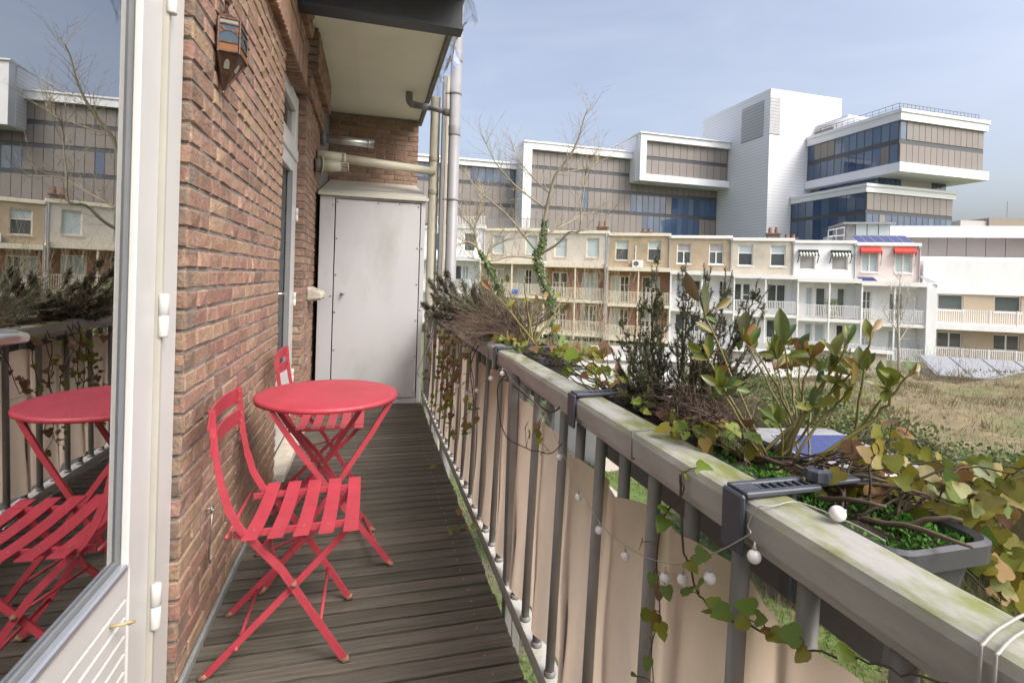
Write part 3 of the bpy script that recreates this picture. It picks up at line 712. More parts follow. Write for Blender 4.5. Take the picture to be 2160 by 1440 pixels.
# ------------------------------------------------------------------ leaves
def leaf_mesh(kind, seed, mat):
    r = random.Random(seed); b = MB()
    if kind == 'oval':
        N = 7; g = []
        curl = r.uniform(-.35,.25); fold = r.uniform(.10,.28)
        for i in range(N+1):
            t = i/N; wd = .5*.40*(math.sin(math.pi*min(1,t*.97+.03)**1.25)**.8) if 0 < t < 1 else .008
            zc = curl*t*t
            for j in (-1,-.5,0,.5,1): g.append((j*wd, t, zc+abs(j)*wd*fold*2))
        b._add(g, [(i*5+j, i*5+j+1, (i+1)*5+j+1, (i+1)*5+j) for i in range(N) for j in range(4)])
    else:
        # ivy: heart with three soft lobes
        out = [(0,0),(.16,-.12),(.34,-.10),(.47,.06),(.50,.24),(.42,.38),(.36,.46),(.30,.62),(.16,.82),(0,.98)]
        out = [(x*r.uniform(.88,1.1), y*r.uniform(.94,1.05)) for x, y in out]
        fold = r.uniform(.05,.35); bend = r.uniform(-.35,.15); wob = r.uniform(0,.10)
        Z = lambda x, y: abs(x)*fold + bend*y*y*.6 - .12*x*x + wob*math.sin(9*x+5*y)*abs(x)
        V = [(0, y, Z(0,y)) for y in (0,.1,.3,.5,.7,.98)]
        Rr = [(x, y, Z(x,y)) for x, y in out[1:-1]]; Ll = [(-x*.96, y*1.02, Z(-x*.96,y)) for x, y in out[1:-1]]
        vs = V+Rr+Ll; n = len(Rr)
        for off in (6, 6+n):
            idx = [off+k for k in range(n)]
            tri = [(0,idx[0],1),(idx[0],idx[1],1),(idx[1],idx[2],1),(idx[2],2,1),(idx[2],idx[3],2),(idx[3],idx[4],2),(idx[4],3,2),(idx[4],idx[5],3),(idx[5],idx[6],4),(idx[5],4,3),(idx[6],idx[7],4),(idx[7],5,4)]
            b._add([], []) 
            b.f += [t_ if off == 6 else t_[::-1] for t_ in tri]
        b.v += vs
    me = b.mesh('leaf', mat, True); return me
OV = [leaf_mesh('oval', i, 'skimmia_leaf') for i in range(6)]
IV = [leaf_mesh('ivy', i, 'ivy_leaf') for i in range(6)]
IG = [leaf_mesh('ivy', i+20, 'ivy_green') for i in range(6)]
DL = [leaf_mesh('ivy', i+40, 'dry_leaf') for i in range(4)]
def put_leaf(parent, me, p, d, nrm, s, name='leaf'): return inst(name, me, parent, p, frame(d, nrm, s))
def bez(a, b, sag=0, n=8, jit=0, r=rng, mid=None):
    a = Vector(a); b = Vector(b); c = (a+b)/2 + Vector((0,0,-sag)) if mid is None else Vector(mid); out = []
    for i in range(n+1):
        t = i/n; q = a*(1-t)**2 + c*2*t*(1-t) + b*t*t
        if 0 < i < n and jit: q += Vector((r.uniform(-jit,jit), r.uniform(-jit,jit), r.uniform(-jit,jit)))
        out.append(q)
    return out
TOC = lambda p: (_O - p).normalized()

def Z6(x, y): return 1280+x/2.88, 560+y/2.88
sk = thing('leafy_shrub', (.77, .93, .88), 'shrub with olive and reddish oval leaves on yellow green stems in the near planter', 'shrub')
stems = [((1000,1200),(600,310),1.05,1.12,[(470,60,130),(560,110,95),(750,200,85),(650,330,60)]),
 ((940,1130),(620,570),1.05,1.10,[(480,445,95),(615,440,100),(600,480,70)]),
 ((960,1200),(690,740),1.03,1.04,[(690,630,70),(585,665,65),(790,680,80),(880,760,70),(640,800,60)]),
 ((1120,1010),(830,440),1.08,1.18,[(835,265,110),(800,500,60)]),
 ((1130,960),(875,490),1.08,1.10,[(845,400,75),(915,390,85)]),
 ((1140,950),(1040,570),1.08,1.16,[(1005,410,90),(1050,420,95)]),
 ((1150,950),(1078,480),1.08,1.10,[(1050,270,115),(1130,330,105),(1115,440,65)]),
 ((1200,920),(1158,530),1.07,1.12,[(1145,430,80),(1215,415,90),(1180,450,70)]),
 ((1170,950),(1240,560),1.07,1.05,[(1225,450,85),(1300,485,90),(1140,600,80)]),
 ((1180,950),(1385,570),1.06,1.02,[(1405,385,125),(1350,640,60)]),
 ((1160,960),(1460,480),1.06,1.00,[(1490,350,105)]),
 ((1180,930),(1530,625),1.05,.98,[(1535,510,95),(1610,550,90),(1480,600,85),(1580,490,75)]),
 ((1330,890),(1500,730),1.02,.96,[(1450,830,95),(1490,740,60)]),
 ((1500,1040),(1610,400),1.0,.95,[(1560,640,50),(1590,640,50)]),
 ((1500,1040),(1700,740),.98,.92,[(1670,590,115),(1800,640,95),(1620,720,75),(1720,700,70),(1690,850,80)]),
 ((1640,920),(1840,665),.94,.90,[(1855,565,85)]),
 ((1100,1180),(1250,860),1.03,1.0,[(1250,740,90),(1270,880,60)]),
 ((1060,1150),(1050,960),1.02,1.0,[(1045,830,100),(985,940,70)]),
 ((1170,1060),(1410,720),1.04,1.0,[(1415,640,50),(1400,760,75)]),
 ((1120,1180),(1120,640),1.10,1.22,[(1130,600,70),(1100,540,60)]),
 ((1180,1190),(1000,560),1.10,1.24,[(985,480,70)]),
 ((1230,1190),(1290,640),1.08,1.14,[(1290,600,85),(1260,560,50)])]
bs = MB(); skl = []
base = Vector((.772, .90, .875))
for (b0, t0, D0_, D1_, lv) in stems:
    pb = at(*Z6(*b0), D0_); pt = at(*Z6(*t0), D1_)
    root = Vector((.772+rng.uniform(-.03,.03), min(1.05, max(.80, pb.y)), .872))
    md = pb.lerp(pt, .15)
    pts = [root, root.lerp(pb, .6)] + bez(pb, pt, 0, 7, .003, mid=pb.lerp(pt,.55)+Vector((rng.uniform(-.015,.015), rng.uniform(-.01,.01), rng.uniform(-.012,.012))))
    rr = [.0030]*2 + [.0027-.0011*k/7 for k in range(8)]
    bs = MB().tube(pts, rr, 6); bs.build('stem', 'stem_green', sk, True)
    for (lx, ly, ln_) in lv:
        tip_ = at(*Z6(lx, ly), D1_+rng.uniform(-.03,.03)); d = tip_-pt
        L = max(ln_/2.88*D1_/FPX, .02)*1.5
        if d.length < L*.5: st_ = tip_ - d.normalized()*L*.5
        else: st_ = pt if d.length < L*1.5 else tip_ - d.normalized()*L
        d = (tip_-st_).normalized()
        nrm = TOC(tip_) + Vector((rng.uniform(-.7,.7), rng.uniform(-.7,.7), rng.uniform(-.2,.9)))
        put_leaf(sk, rng.choice(OV), st_, d, nrm, max(L, (tip_-st_).length))
    for k in range(4):
        if rng.random() < .9:
            q = pts[-1-k//2]; L = rng.uniform(.030,.050)
            put_leaf(sk, rng.choice(OV), q, Vector((rng.uniform(-1,1), rng.uniform(-1,1), rng.uniform(.1,1))), (rng.uniform(-.5,.5),-1,rng.uniform(0,1)), L)

def Z3(x, y): return 900+x/4, 440+y/4
sk2 = thing('leafy_shrub', (.77, 2.35, .89), 'small shrub with few dark green oval leaves in the middle planter', 'shrub')
for (t0, lv) in [((570,720),[(500,640,30),(590,650,24)]), ((690,690),[(735,690,24),(680,580,12)]), ((760,760),[(790,820,30),(700,800,26)]), ((700,840),[(720,860,26)]),
      ((830,780),[(840,770,24)]), ((940,830),[(985,790,26),(930,760,20)]), ((1040,860),[(1110,720,24),(1060,890,20)]), ((1110,880),[(1190,830,28),(1150,860,22)]), ((1130,790),[(1140,720,22),(1200,780,20)]), ((820,620),[(815,600,10)]), ((890,820),[(885,770,16)]), ((980,780),[(1010,720,24)])]:
    pb = Vector((.765+rng.uniform(-.03,.03), 2.42+rng.uniform(-.1,.1), .89)); pt = at(*Z3(*t0), 2.5+rng.uniform(-.12,.12))
    MB().tube(bez(pb, pt, 0, 6, .004, mid=pb.lerp(pt,.5)+Vector((0,0,.03))), [.005-.0004*k for k in range(7)], 6).build('stem', 'stem_green', sk2, True)
    for lx, ly, ln_ in lv:
        tip_ = at(*Z3(lx,ly), 2.5+rng.uniform(-.1,.1)); d = tip_-pt; L = max(.05, ln_*2.5/FPX)
        put_leaf(sk2, OV[rng.randrange(6)], tip_-d.normalized()*L*.6, d, TOC(tip_)+Vector((rng.uniform(-.6,.6),0,rng.uniform(0,.6))), L)

# needle shrubs (rosemary like)
def needle_shrub(base, tips, label, seed, nl=.011, dens=1.0, mats=('needle','needle_tip')):
    r = random.Random(seed); s = thing('needle_shrub', base, label, 'shrub')
    wood = MB(); nd = [MB(), MB()]
    base = Vector(base)
    def strand(a, b, bend, rad):
        a = Vector(a); b = Vector(b); mid = a.lerp(b, .5)+bend
        n = max(6, int((b-a).length/.012)); pts = []
        for i in range(n+1):
            t = i/n; pts.append(a*(1-t)**2+mid*2*t*(1-t)+b*t*t + Vector((r.uniform(-.002,.002), r.uniform(-.002,.002), 0)))
        wood.tube(pts, [rad*(1-.75*i/n) for i in range(n+1)], 4, False)
        return pts
    def needles(pts, f0=0):
        for i in range(1, len(pts)):
            t = i/len(pts)
            if t < f0: continue
            p = pts[i]; d = (pts[i]-pts[i-1]).normalized()
            for k in range(int(11*dens)):
                a = r.uniform(0, 6.283); o = d.orthogonal().normalized(); o = Matrix.Rotation(a, 3, d) @ o
                v = (o*r.uniform(.5,1)+d*r.uniform(.3,1.1)).normalized()*nl*r.uniform(.6,1.2); q = p + (pts[i-1]-p)*r.random()
                sd = v.cross(d).normalized()*nl*.09
                m_ = nd[1 if (t > .55 and r.random() < .55) or r.random() < .12 else 0]
                m_._add([q-sd, q+sd, q+v+sd*.4, q+v-sd*.4], [(0,1,2,3)])
    for (px, py, D) in tips:
        tip_ = at(px, py, D); b0 = base + Vector((r.uniform(-.03,.03), r.uniform(-.05,.05), 0))
        pts = strand(b0, tip_, Vector((r.uniform(-.03,.03), r.uniform(-.03,.03), -.02)) + (b0-tip_)*.0 + Vector(((tip_.x-b0.x)*.18, (tip_.y-b0.y)*.18, 0)), .0032)
        needles(pts, .12)
        for j in range(int(len(pts)*.5)):
            i = r.randrange(int(len(pts)*.15), len(pts)-3); p = pts[i]; L = r.uniform(.03,.10)*(1.15-i/len(pts))
            d = (pts[min(i+2,len(pts)-1)]-pts[i-1]).normalized(); o = Matrix.Rotation(r.uniform(0,6.28),3,d) @ d.orthogonal().normalized()
            q = p + d*L*.8 + o*L*.55
            needles(strand(p, q, Vector((0,0,-.01)) + o*.01, .0016))
    wood.build('branches', 'stem_brown', s, kind='stuff')
    nd[0].build('needles', mats[0], s, kind='stuff'); nd[1].build('tip_needles', mats[1], s, kind='stuff')
    return s
needle_shrub((.765,1.32,.885), [(1390,515,1.50),(1345,640,1.45),(1310,660,1.47),(1370,690,1.43),(1330,760,1.40),(1400,720,1.42),(1355,700,1.52),(1305,820,1.42),(1420,800,1.38),(1360,600,1.55),(1385,600,1.50),(1395,640,1.46),(1290,735,1.50),(1340,850,1.36),(1410,870,1.36),(1375,560,1.56),(1318,710,1.43),(1382,670,1.4),(1350,780,1.36),(1375,800,1.38),(1330,800,1.44),(1395,760,1.44),(1360,830,1.34),(1400,830,1.40),(1365,740,1.48),(1345,720,1.36)],
    'dark green upright needle leaved shrub beside the second clamp', 5)
needle_shrub((.775,1.16,.885), [(1440,560,1.42),(1447,540,1.40),(1485,555,1.36),(1500,560,1.34),(1530,565,1.34),(1545,575,1.33),(1600,590,1.30),(1625,600,1.28),(1615,640,1.26),(1470,640,1.38),(1515,640,1.36),(1560,650,1.33),(1590,700,1.28),(1640,720,1.24),(1505,700,1.3),(1540,730,1.28),(1475,740,1.34),(1430,700,1.40),(1455,620,1.42),(1580,620,1.30)],
    'tall brownish needle leaved shrub behind the oval leaved shrub', 6, .011, .9, ('needle','needle_tip'))
needle_shrub((.76,3.75,.90), [(905,590,3.9),(925,600,3.8),(940,570,3.9),(955,610,3.7),(975,590,3.8),(890,640,3.9),(935,640,3.7),(910,620,4.0),(960,640,3.5),(985,630,3.6),(950,590,3.9),(920,575,4.0),(900,660,3.8),(1000,600,3.5),(1020,590,3.4)],
    'grey green spiky shrub in the farthest planter by the downpipe', 8, .03, .8, ('heather_grey','heather'))

# dried heather
def heather(base, tips, label, seed, n=220, mat='heather'):
    r = random.Random(seed); s = thing('dry_heather', base, label, 'plant'); b = MB(); base = Vector(base)
    for i in range(n):
        px, py, D = r.choice(tips); q = at(px+r.gauss(0,22), py+r.gauss(0,14), D+r.uniform(-.18,.18))
        a = base + Vector((r.uniform(-.06,.06), r.uniform(-.25,.25), r.uniform(-.02,.02))); a.x = min(.83, max(.69, a.x))
        pts = bez(a, q, 0, 6, .006, r, mid=a.lerp(q,.5)+Vector((r.uniform(-.03,.03), r.uniform(-.04,.04), r.uniform(.0,.08))))
        b.tube(pts, [.0017,.0016,.0015,.0013,.0012,.001,.0008], 3, False)
        for k in range(2, 7):
            for _ in range(3):
                p = pts[k]; v = (pts[k]-pts[k-1]).normalized()*.02 + Vector((r.uniform(-.016,.016), r.uniform(-.016,.016), r.uniform(-.01,.018)))
                b.tube([p, p+v], [.0011,.0004], 3, False)
    b.build('twigs', mat, s, kind='stuff'); return s
heather((.76,2.75,.90), [(1010,655,2.9),(1040,640,2.9),(985,670,2.9),(1070,660,2.8),(1000,690,2.6),(1040,700,2.6),(970,690,2.7),(1060,630,3.0),(1100,650,2.8),(1000,710,2.45),(1150,660,2.8)], 'mound of dry brown heather spilling over the middle planter', 31, 330)
heather((.76,3.35,.90), [(990,610,3.4),(1020,600,3.4),(1050,610,3.3),(960,640,3.4),(1030,585,3.4)], 'tuft of grey brown dry heather behind the middle planter', 33, 140, 'heather_grey')
heather((.775,1.2,.88), [(1480,860,1.22),(1500,880,1.18),(1460,880,1.25),(1440,840,1.3),(1520,850,1.2),(1560,900,1.12),(1480,910,1.18),(1540,930,1.1)], 'dead brown twigs between the needle shrub and the oval leaved shrub', 35, 120)

# moss in the near planter
ms_ = MB()
for i in range(2600):
    x = rng.uniform(.69,.835); y = rng.uniform(.53,.98)
    z = .885+.012*math.sin(x*50)*math.sin(y*23); v = Vector((rng.uniform(-1,1), rng.uniform(-1,1), rng.uniform(.4,1.2))).normalized()*rng.uniform(.006,.014)
    sd = v.orthogonal().normalized()*.0022; p = Vector((x,y,z)); ms_._add([p-sd, p+sd, p+v*.7+sd, p+v, p+v*.7-sd], [(0,1,2,3,4)])
tag(ms_.build('moss', 'moss'), 'bright green moss covering the soil of the near planter', 'moss', kind='stuff')

# ------------------------------------------------------------------ ivy
def ivy(base, strands, label, group, leaves, meshes, seed, stemmat='vine', dry=.08, rad=.0022):
    """strands: lists of world points; leaves: (point, size)"""
    r = random.Random(seed); o = thing('ivy_vine', base, label, 'ivy', group)
    for st_ in strands:
        pts = [Vector(q) for q in st_]; sm = []
        for i in range(len(pts)-1):
            p0 = pts[max(i-1,0)]; p1 = pts[i]; p2 = pts[i+1]; p3 = pts[min(i+2,len(pts)-1)]
            for k in range(5):
                t = k/5; sm.append(.5*((2*p1)+(p2-p0)*t+(2*p0-5*p1+4*p2-p3)*t*t+(3*p1-p0-3*p2+p3)*t**3) + Vector((r.uniform(-.002,.002),)*3))
        sm.append(pts[-1]); n = len(sm)
        MB().tube(sm, [rad*(1.25-.7*i/n) for i in range(n)], 5).build('stem', stemmat, o, True)
    allp = [Vector(q) for s_ in strands for q in s_]
    for (p, s) in leaves:
        p = Vector(p); near = min(allp, key=lambda q: (q-p).length); d = (p-near)
        dirn = (d.normalized() if d.length > .004 else Vector((r.uniform(-1,1), r.uniform(-1,1), 0))) + Vector((r.uniform(-.6,.6), r.uniform(-.6,.6), -.45+r.uniform(-.5,.3)))
        dirn.normalize(); nrm = TOC(p)*r.uniform(.4,1.2) + Vector((r.uniform(-.7,.7), r.uniform(-.7,.7), r.uniform(.0,1.2)))
        me = r.choice(DL) if r.random() < dry else r.choice(meshes)
        q = p - dirn*s*.5
        put_leaf(o, me, q, dirn, nrm, s)
        if .004 < (q-near).length < .12: MB().tube([near, near.lerp(q,.5)+Vector((0,0,.004)), q], .0009, 4).build('leaf_stalk', stemmat, o)
    return o
def blob(cx, cy, rx, ry, D, dD, n, sz, r):
    out = []
    for _ in range(n*6):
        a = r.uniform(0,6.283); q = math.sqrt(r.random()); px, py = cx+rx*q*math.cos(a), cy+ry*q*math.sin(a); d = D+r.uniform(-dD,dD)
        p = at(px, py, d)
        if all((p-o[0]).length > .018 for o in out): out.append((p, r.uniform(sz*.7, sz*1.25)))
        if len(out) >= n: break
    return out
r_ = random.Random(77)
L1 = blob(1800,1000,100,60,.96,.10,34,.036,r_)+blob(1740,1050,70,30,.95,.05,10,.03,r_) + blob(1960,1040,120,60,.88,.10,30,.035,r_) + blob(2090,1070,90,70,.84,.10,34,.034,r_) + blob(2110,1160,60,60,.80,.08,20,.032,r_) + blob(1890,900,55,45,.98,.06,9,.036,r_) + blob(2140,1260,40,50,.80,.06,8,.04,r_) + blob(1860,1090,110,40,.90,.06,9,.034,r_)+blob(2110,980,50,25,.9,.05,4,.04,r_)
L1 += blob(1760,1040,90,45,.93,.06,16,.026,r_)+blob(1900,1010,150,70,.9,.12,40,.028,r_)+blob(2060,1040,110,60,.86,.12,40,.029,r_)+blob(1980,1100,110,35,.84,.05,18,.026,r_)+blob(1690,1010,50,30,.97,.04,8,.024,r_)+blob(2120,1200,45,60,.80,.05,12,.028,r_)
b0 = Vector((.77,.74,.885)); S1 = []
for i in range(64):
    t_ = r_.choice(L1)[0]; a = b0+Vector((r_.uniform(-.05,.05), r_.uniform(-.16,.16), 0))
    S1.append(bez(a, t_, 0, 4, .010, r_, mid=a.lerp(t_,.5)+Vector((r_.uniform(-.02,.02), r_.uniform(-.02,.02), r_.uniform(-.01,.05)))))
for k in range(7):
    a = b0+Vector((r_.uniform(-.05,.04), -.15+.06*k, -.01)); e_ = a+Vector((r_.uniform(-.02,.10), r_.uniform(-.22,.02), r_.uniform(.02,.07)))
    MB().tube(bez(a, e_, -.02, 6, .003, r_), [.005,.0047,.0044,.004,.0036,.003,.002], 7).build('tmp_branch', 'stem_brown', P1, True).name = 'branch'
ivy(b0, S1, 'yellowing ivy trailing over the near end of the closest planter', None, L1, IV, 41, dry=.06, rad=.0021)
L2 = blob(1500,920,90,45,1.06,.07,26,.031,r_) + blob(1430,915,40,25,1.05,.05,6,.03,r_) + blob(1575,945,40,30,1.05,.04,7,.03,r_) + [(onX(1455,985,.60),.03),(onX(1490,990,.58),.03),(onX(1465,1000,.57),.028),(onX(1448,1003,.57),.028)]
b0 = Vector((.72,1.02,.89)); S2 = [[b0, at(1560,1000,1.0), at(1500,985,1.02), at(1470,985,.98), onX(1440,1000,.555), onX(1440,1040,.55), onX(1400,1090,.548), onX(1388,1150,.548), onX(1385,1200,.55), onX(1392,1290,.55), onX(1375,1360,.55), onX(1378,1440,.552)],
      [onX(1435,1000,.556), onX(1437,1080,.55), onX(1440,1150,.548), onX(1452,1185,.546), onX(1475,1255,.547), onX(1530,1300,.546), onX(1620,1335,.546), onX(1700,1368,.545), onX(1790,1388,.545), onX(1900,1418,.545), onX(2000,1440,.546)]]
for i in range(12):
    t_ = L2[r_.randrange(20)][0]; a = Vector((.735+r_.uniform(-.03,.05), 1.05+r_.uniform(-.12,.12), .885)); S2.append(bez(a, t_, 0, 4, .008, r_))
hang = [(1375,1225),(1390,1252),(1408,1252),(1362,1300),(1382,1313),(1370,1340),(1397,1335),(1365,1402),(1338,1425),(1398,1075),(1485,1172),(1463,1198),(1445,1245),(1500,1270),(1492,1288),(1517,1292),(1567,1278),(1563,1312),(1608,1305),(1622,1330),(1640,1342),(1688,1383),(1780,1380),(1660,1335),(1352,1150),(1395,1110),(1480,1230)]
for px, py in hang: L2.append((onX(px, py, .535), r_.uniform(.022,.034)))
ivy(b0, S2, 'green ivy strands hanging from the handrail in front of the cloth', None, L2, IG[:3]+IV[:3]+IG[3:], 42, dry=.03, rad=.0019)
L5 = []; S5 = []
for (ya, yb, zr_) in ((.98,1.48,.90), (2.06,2.9,.918), (3.3,4.1,.915)):
    for k in range(int((yb-ya)*75)):
        p = Vector((r_.choice((.668,.69,.72,.78))+r_.uniform(-.02,.02), r_.uniform(ya,yb), zr_+r_.uniform(.0,.035))); L5.append((p, r_.uniform(.016,.030)))
    for k in range(10):
        a = Vector((.72, r_.uniform(ya,yb), zr_-.01)); q = a+Vector((r_.uniform(-.09,.02), r_.uniform(-.15,.15), r_.uniform(.01,.04))); S5.append(bez(a, q, -.02, 4, .005, r_))
ivy((.7,1.3,.9), S5, 'low creeping ivy growing along the soil edge of the planters', None, L5, IG[:3]+IV[:4], 47, dry=.3, rad=.0014)
L3 = blob(1235,770,45,30,1.85,.2,16,.04,r_)+blob(1280,800,45,30,1.7,.15,16,.038,r_)+blob(1195,735,35,25,2.05,.15,14,.04,r_)+blob(1240,830,50,20,1.7,.1,8,.034,r_)+blob(1120,735,40,15,2.2,.1,9,.036,r_)+blob(1060,720,30,12,2.5,.15,8,.04,r_)+[(at(1280,738,1.75),.065),(at(1275,752,1.75),.06),(at(1170,695,2.2),.04)]
b0 = Vector((.76,1.95,.89)); S3 = []
for i in range(26):
    t_ = r_.choice(L3)[0]; a = Vector((.75+r_.uniform(-.05,.05), r_.choice((1.45,2.08,2.2))+r_.uniform(-.08,.08), .90))
    S3.append(bez(a, t_, 0, 5, .014, r_, mid=a.lerp(t_,.5)+Vector((r_.uniform(-.03,.03),r_.uniform(-.05,.05),r_.uniform(-.03,.03)))))
S3.append([at(1230,830,1.6), at(1190,850,1.62), onX(1150,865,.56), onX(1060,800,.55), onX(1050,850,.545), onX(1065,915,.54), onX(1110,945,.54), onX(1160,955,.54), onX(1185,935,.545)])
for px, py in ((1112,893),(1130,905),(1134,918),(1118,915),(1145,952),(1135,930)): L3.append((onX(px,py,.53), .034))
ivy(b0, S3, 'ivy tangle in the gap between the two nearest planters', None, L3, IV[:4]+IG[:2], 43, dry=.12, rad=.0026)
L4 = []; S4 = []
for i in range(15):
    y0 = r_.uniform(2.5,4.9); p = Vector((.60,y0,.93)); st_ = [Vector((.72,y0+r_.uniform(-.2,.2),.91)), p]; z = .9; x = .548; yy = y0
    n = r_.randrange(3,8)
    for k in range(n):
        z -= r_.uniform(.06,.13); yy += r_.uniform(-.09,.09); st_.append(Vector((x+r_.uniform(-.03,.005), yy, z)))
        for _ in range(r_.randrange(1,4)): L4.append((st_[-1]+Vector((r_.uniform(-.05,.0), r_.uniform(-.05,.05), r_.uniform(-.04,.04))), r_.uniform(.026,.042)))
    S4.append(st_)
for (px,py) in ((868,776),(895,790),(905,800),(925,700),(930,715),(960,720),(975,705),(1000,715),(935,745),(905,750),(955,770),(965,790),(960,830),(945,835),(950,880)): L4.append((onX(px,py,.52), .05))
S4.append([onX(940,690,.57), onX(925,700,.54), onX(905,720,.52), onX(890,760,.47), onX(880,790,.46), onX(900,800,.48)])
ivy((.6,3.6,.9), S4, 'thin ivy with small yellow and brown leaves climbing the far balusters', None, L4, IV[:3]+IG[:2], 44, dry=.35, rad=.0026)
# loose sprig lying on the deck
sp = [Vector((.50,2.62,.02)), Vector((.46,2.55,.03)), Vector((.44,2.45,.02)), Vector((.40,2.42,.02))]
ivy((.45,2.5,0), [sp, [Vector((.5,3.3,.02)), Vector((.45,3.28,.03)), Vector((.40,3.32,.02))]], 'small ivy sprig with yellow leaves lying on the deck boards', None, [(Vector((.40+.03*i, 2.43+.03*(i%3), .03)), .035) for i in range(5)]+[(Vector((.42,3.30,.03)),.04),(Vector((.46,2.60,.05)),.035),(Vector((.47,2.75,.08)),.03)], IV, 45, rad=.0014)

# ------------------------------------------------------------------ string lights
sg = thing('string_lights', (.55, 1.1, .6), 'string of small white globe lights looped along the balusters', 'string lights')
bulbs = [(1180,966),(1220,1050),(1264,1119),(1319,1174),(1403,1219),(1440,1222),(1497,1218),(1591,1172)]
wire = [(1150,870),(1180,940),(1215,1015),(1262,1098),(1318,1150),(1385,1182),(1450,1187),(1520,1160),(1575,1130),(1583,1120)]
wp = [onX(px,py,.546) for px,py in wire] + [Vector((.557,.655,.88)), Vector((.560,.64,.913)), Vector((.58,.63,.918)), Vector((.625,.63,.919)), Vector((.648,.56,.917)), Vector((.655,.52,.913))]
def smooth(pts, n=5):
    sm = []
    for i in range(len(pts)-1):
        p0 = pts[max(i-1,0)]; p1 = pts[i]; p2 = pts[i+1]; p3 = pts[min(i+2,len(pts)-1)]
        for k in range(n):
            t = k/n; sm.append(.5*((2*p1)+(p2-p0)*t+(2*p0-5*p1+4*p2-p3)*t*t+(3*p1-p0-3*p2+p3)*t**3))
    return sm+[pts[-1]]
MB().tube(smooth(wp), .0011, 5).build('wire', 'wire', sg, True)
wp2 = [Vector((.552,4.0,.86)), Vector((.545,3.6,.70)), Vector((.543,3.2,.58)), Vector((.542,2.9,.60)), Vector((.542,2.6,.68)), Vector((.543,2.3,.80)), Vector((.545,2.1,.86)), Vector((.545,1.95,.84))]
wp2.append(onX(1150,870,.546))
MB().tube(smooth(wp2), .0014, 5).build('wire', 'wire', sg, True)
bbm = MB().lathe([(.0025,.0047)]+[(.0098*math.sin(R(a)), -.005+.0098*math.cos(R(a))) for a in range(20,180,16)]+[(.0006,-.0148)], (0,0,0), 18).mesh('bulb', 'bulb', True)
capm = MB().lathe([(.0028,.004),(.003,.009),(.0016,.0105),(.0012,.016)], (0,0,0), 8).mesh('cap', 'wire', True)
def bulb_at(p, sc=1.0, mtx=None):
    o = inst('bulb', bbm, sg, p, mtx, sc); c = bpy.data.objects.new('cap', capm); link(c, o)
for px, py in bulbs: bulb_at(onX(px, py-6, .546))
for p in wp2[1:7]: bulb_at(p-Vector((.004,0,.014)), 1.2)
bulb_at((.640,.575,.927), 1, frame((0,0,1),(1,.3,0),1.1))
tw_ = thing('tie_wire', (.6, .35, .9), 'grey wire looped around the handrail at the right edge', 'wire')
for k in range(2):
    yy = .335+k*.012; MB().tube(smooth([Vector((.5565,yy,.80)), Vector((.556,yy,.90)), Vector((.561,yy,.914)), Vector((.60,yy+.008,.9195)), Vector((.648,yy+.012,.918)), Vector((.652,yy+.014,.85))]), .0015, 7).build('loop', 'wire', tw_, True)

# ================================================================== outside
M('ground_soil', (.13,.105,.075), 1, .4, 3, .5, 12, col2=(.10,.15,.035), c2scale=.45, c2lo=.42, c2hi=.58)
M('paving', (.42,.40,.36), .9, .2, 4, .2, 20)
M('dry_ground', (.20,.16,.09), 1, .35, 2.5, .25, 12, col2=(.14,.15,.06), c2scale=.6, c2lo=.45, c2hi=.65)
M('straw', (.22,.175,.10), .9, .3, 1.2, trans=.4, col2=(.20,.185,.095), c2scale=.5, c2lo=.5, c2hi=.65)
M('brown_twig', (.16,.115,.085), .9, .3, 6)
M('grass_blade', (.13,.25,.04), .7, .4, 3, trans=.3)
M('hedge_leaf', (.085,.145,.04), .6, .5, 2, trans=.25, col2=(.17,.16,.05), c2scale=1.2, c2lo=.45, c2hi=.6)
M('tree_ivy', (.075,.14,.035), .5, .5, 4, trans=.25, col2=(.14,.19,.05), c2scale=3, c2lo=.45, c2hi=.6)
M('bark', (.30,.26,.185), .9, .3, 6, .4, 20)
M('bark_pale', (.42,.39,.33), .9, .25, 6, .3, 20)
M('log_end', (.55,.33,.16), .8, .2, 20)
M('render_white', (.82,.82,.82), .8, .09, 1.4, .1, 8, stretch=(1,1,.25))
M('render_pink', (.66,.575,.54), .8, .09, 1.4, .1, 8, stretch=(1,1,.25))
M('render_cream', (.50,.455,.375), .85, .14, .9, .1, 8, col2=(.40,.36,.29), c2scale=.8, c2lo=.5, c2hi=.7)
M('render_tan', (.40,.325,.225), .85, .16, 1.2, .1, 8, col2=(.31,.25,.17), c2scale=.7, c2lo=.5, c2hi=.7)
M('render_grey', (.52,.48,.425), .85, .12, 1, .1, 8)
M('trim_white', (.80,.79,.765), .6, .05, 2)
M('trim_cream', (.74,.68,.53), .6, .06, 2)
M('house_brick', (.36,.20,.13), .9, .25, 6, .3, 30)
M('buff_brick', (.46,.38,.275), .9, .15, 9, .3, 30, stretch=(1,1,3))
M('zinc', (.33,.34,.35), .5, .15, 4, metal=.3)
M('chimney_brick', (.16,.11,.085), .9, .3, 6, .4, 20)
M('terracotta', (.26,.13,.085), .8, .2, 6)
M('house_glass', (.055,.07,.08), .06, .1, 1, spec=.8, ior=1.7, rand=[(.03,.04,.045),(.10,.12,.13),(.05,.06,.065),(.16,.19,.20)])
M('blind_pane', (.46,.53,.54), .15, .06, 1, ior=1.6)
M('roller_blind', (.36,.35,.345), .5, .05, 2)
M('awning_red', (.50,.035,.025), .7, .08)
M('awning_green', (.05,.07,.05), .7, .08)
M('awning_white', (.75,.75,.70), .7, .05)
M('solar', (.035,.045,.16), .15, .15, 3, ior=1.7)
M('solar_frame', (.55,.56,.58), .4, .05, metal=.5)
M('ac_white', (.72,.72,.70), .5, .05)
M('dark_grille', (.08,.08,.085), .6, .1)
